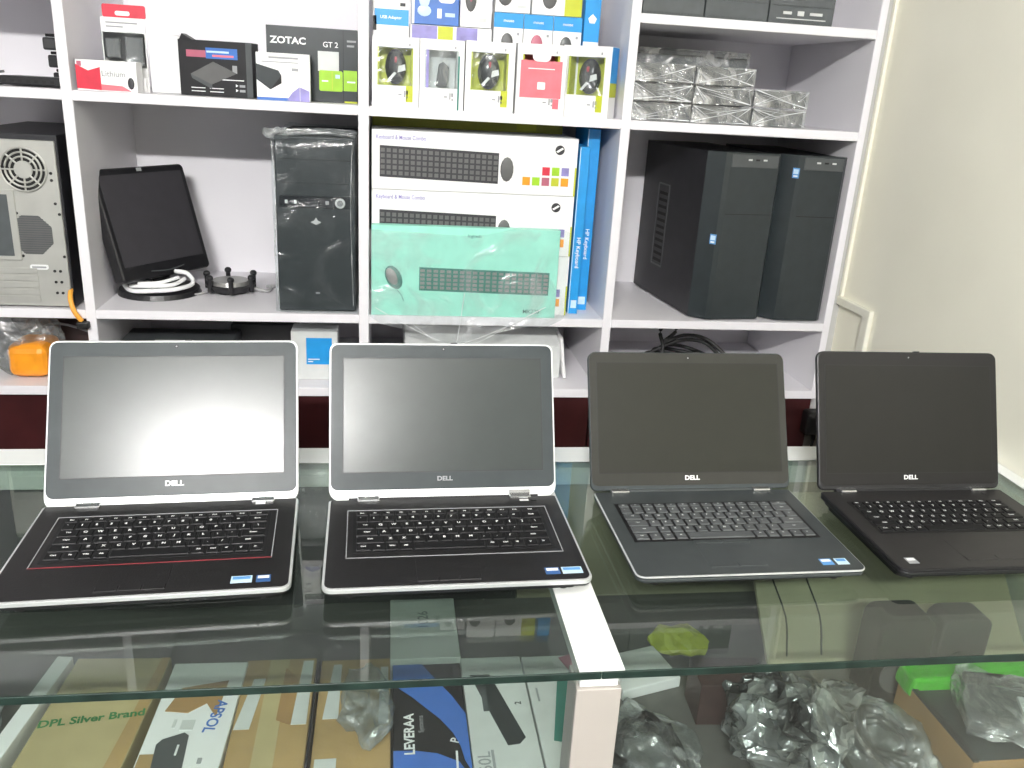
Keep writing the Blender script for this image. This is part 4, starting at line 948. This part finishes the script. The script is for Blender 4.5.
c = thing('speaker', 'black rounded speaker standing behind the grey crumpled bag', 'speaker', (.830, 1.085, SZ), 0)
q = MB(); q.prism(rrect(-.048, .048, 0, .165, .02), -.03, .03, 'black', axis='y', bev=.004); q.build('cabinet', c); MB().cyl((0, -.032, .06), (0, -.029, .06), .034, 'steeldark', seg=24).build('driver', c)
c = thing('speaker', 'smaller dark grey speaker standing behind the green lined carton', 'speaker', (.950, 1.10, SZ), 0)
q = MB(); q.prism(rrect(-.045, .045, 0, .15, .02), -.025, .025, 'pc', axis='y', bev=.004); q.build('cabinet', c); MB().cyl((0, -.027, .06), (0, -.024, .06), .028, 'pc', seg=24).build('driver', c)
c = thing('adapter_bag', 'blue and red pack lying behind the grey bag beside the post', 'pack', (.335, 1.16, SZ), 20)
MB().box(-.04, .04, -.03, .03, 0, .03, 'blue2', .006).build('pack', c); MB().box(-.04, -.01, -.031, .03, .004, .031, 'magenta', .003).build('red_end', c)
o = MB().box(-.06, .05, -.04, .05, 0, .02, 'white', .002).build('paper_box'); o.location = (.43, 1.15, SZ); o.rotation_euler = (0, 0, R(15)); tag(o, 'flat white box at the back of the right compartment', 'box')
c = thing('adapter_bag', 'lime yellow packet lying at the back of the right compartment', 'packet', (.515, 1.22, SZ), -10)
q = MB(); q.ball((0, 0, .02), (.055, .035, .02), 'lime', 18); q.crumple(.012, 30, 2.)
for v in q.bm.verts: v.co.z = max(.0006, v.co.z)
q.build('packet', c); MB().box(-.02, .02, -.01, .012, .030, .034, 'white').build('tag', c)
c, w, d, h = lying('cardboard_box', 'open brown carton with a bright green lining holding black gadgets in film', 'box', .812, 1.06, .845, 1.03, .080, 'brown')
q = MB(); q.box(-w / 2 - .001, w / 2 + .001, d / 2 - .036, d / 2 + .006, h - .012, h + .018, 'green', .004); bmesh.ops.subdivide_edges(q.bm, edges=q.bm.edges[:], cuts=3, use_grid_fill=True); q.crumple(.006, 22, 1.); q.build('green_flap', c)
q = MB(); q.prism([(-w / 2, -d / 2), (-w / 2 + .008, -d / 2), (-w / 2 + .008, d / 2 - .03), (-w / 2, d / 2 - .03)], h, h + .004, 'black', axis='z'); q.build('black_rim', c)
flatpan(c, 'dark_liner', [(-w / 2 + .009, -d / 2 + .002), (w / 2 - .002, -d / 2 + .002), (w / 2 - .002, d / 2 - .037), (-w / 2 + .009, d / 2 - .037)], h, 'pc')
c = thing('gadget_pack', 'black and silver gadget in film lying in the green lined carton', 'pack', (.938, .910, SZ + .0846), -24)
q = MB(); q.box(-.09, .09, -.055, .05, 0, .022, 'pc', .006).tube([(-.08, .04, .03), (0, .052, .032), (.07, .04, .03), (.085, 0, .03)], .009, 'cord', 8); q.build('body', c)
q = MB(); q.box(-.01, .075, -.03, .025, .020, .027, 'silverlid', .002).box(.01, .03, -.01, .01, .0265, .0285, 'greybox'); q.build('silver_plate', c)
q = MB(); q.box(-.095, .095, -.058, .056, .0005, .040, 'filmsilver'); bmesh.ops.subdivide_edges(q.bm, edges=q.bm.edges[:], cuts=8, use_grid_fill=True); q.crumple(.010, 30, 3.)
for v in q.bm.verts: v.co.z = max(.0006, v.co.z)
q.build('film_wrap', c)

# ================================================================ LIGHT
c = thing('ceiling_light', 'square white fill light panel added under the ceiling above the counter', 'lamp', (.15, -.30, 2.79), 0)  # fill light added to brighten shelf tops, wall and counter, no known source
MB().box(-.31, .31, -.31, .31, .01, .06, 'lampbody', .004).build('housing', c)
MB().box(-.30, .30, -.30, .30, 0, .012, 'panel').build('diffuser', c)
for i, (x, y, z, ln, nm) in enumerate(((-.50, -1.6, 2.72, .75, 'led batten lamp hanging behind the photographer near the ceiling'),)):
    c = thing('ceiling_light', 'white ' + nm, 'lamp', (x, y, z), 0)
    MB().box(-ln / 2, ln / 2, -.03, .0, -.045, .045, 'lampbody', .004).build('housing', c)
    MB().box(-ln / 2 + .01, ln / 2 - .01, .0, .035, -.04, .04, 'lamp', .006).build('diffuser', c)
    for sx in (-.4, .4): MB().cyl((sx, -.015, .045), (sx, -.015, 2.85 - z), .004, 'chrome', seg=10).build('suspension_rod', c)
w = bpy.data.worlds.new('World'); SC.world = w; w.use_nodes = True
bg = w.node_tree.nodes['Background']; bg.inputs['Color'].default_value = (.93, .97, 1, 1); bg.inputs['Strength'].default_value = .25

# ================================================================ CAMERA
P, Y, Ro = R(19.36), R(8.86), R(3.39)
f0 = Vector((math.sin(Y), math.cos(Y), 0)); r0 = Vector((math.cos(Y), -math.sin(Y), 0)); u0 = Vector((0, 0, 1))
f = f0 * math.cos(P) - u0 * math.sin(P); u = u0 * math.cos(P) + f0 * math.sin(P)
r = r0 * math.cos(Ro) + u * math.sin(Ro); u2 = u * math.cos(Ro) - r0 * math.sin(Ro)
cam = bpy.data.cameras.new('camera'); cam.sensor_width = 36; cam.lens = 855 / 1024 * 36; cam.clip_start = .02
co = bpy.data.objects.new('camera', cam); COL.objects.link(co)
co.matrix_world = Matrix(((r.x, u2.x, -f.x, 0), (r.y, u2.y, -f.y, 0), (r.z, u2.z, -f.z, 1.595), (0, 0, 0, 1)))
SC.camera = co
vs = SC.view_settings; vs.view_transform = 'Standard'; vs.look = 'None'; vs.gamma = 1; vs.exposure = .12; vs.use_curve_mapping = False
SC.cycles.max_bounces = 12; SC.cycles.transparent_max_bounces = 24; SC.cycles.sample_clamp_indirect = 8
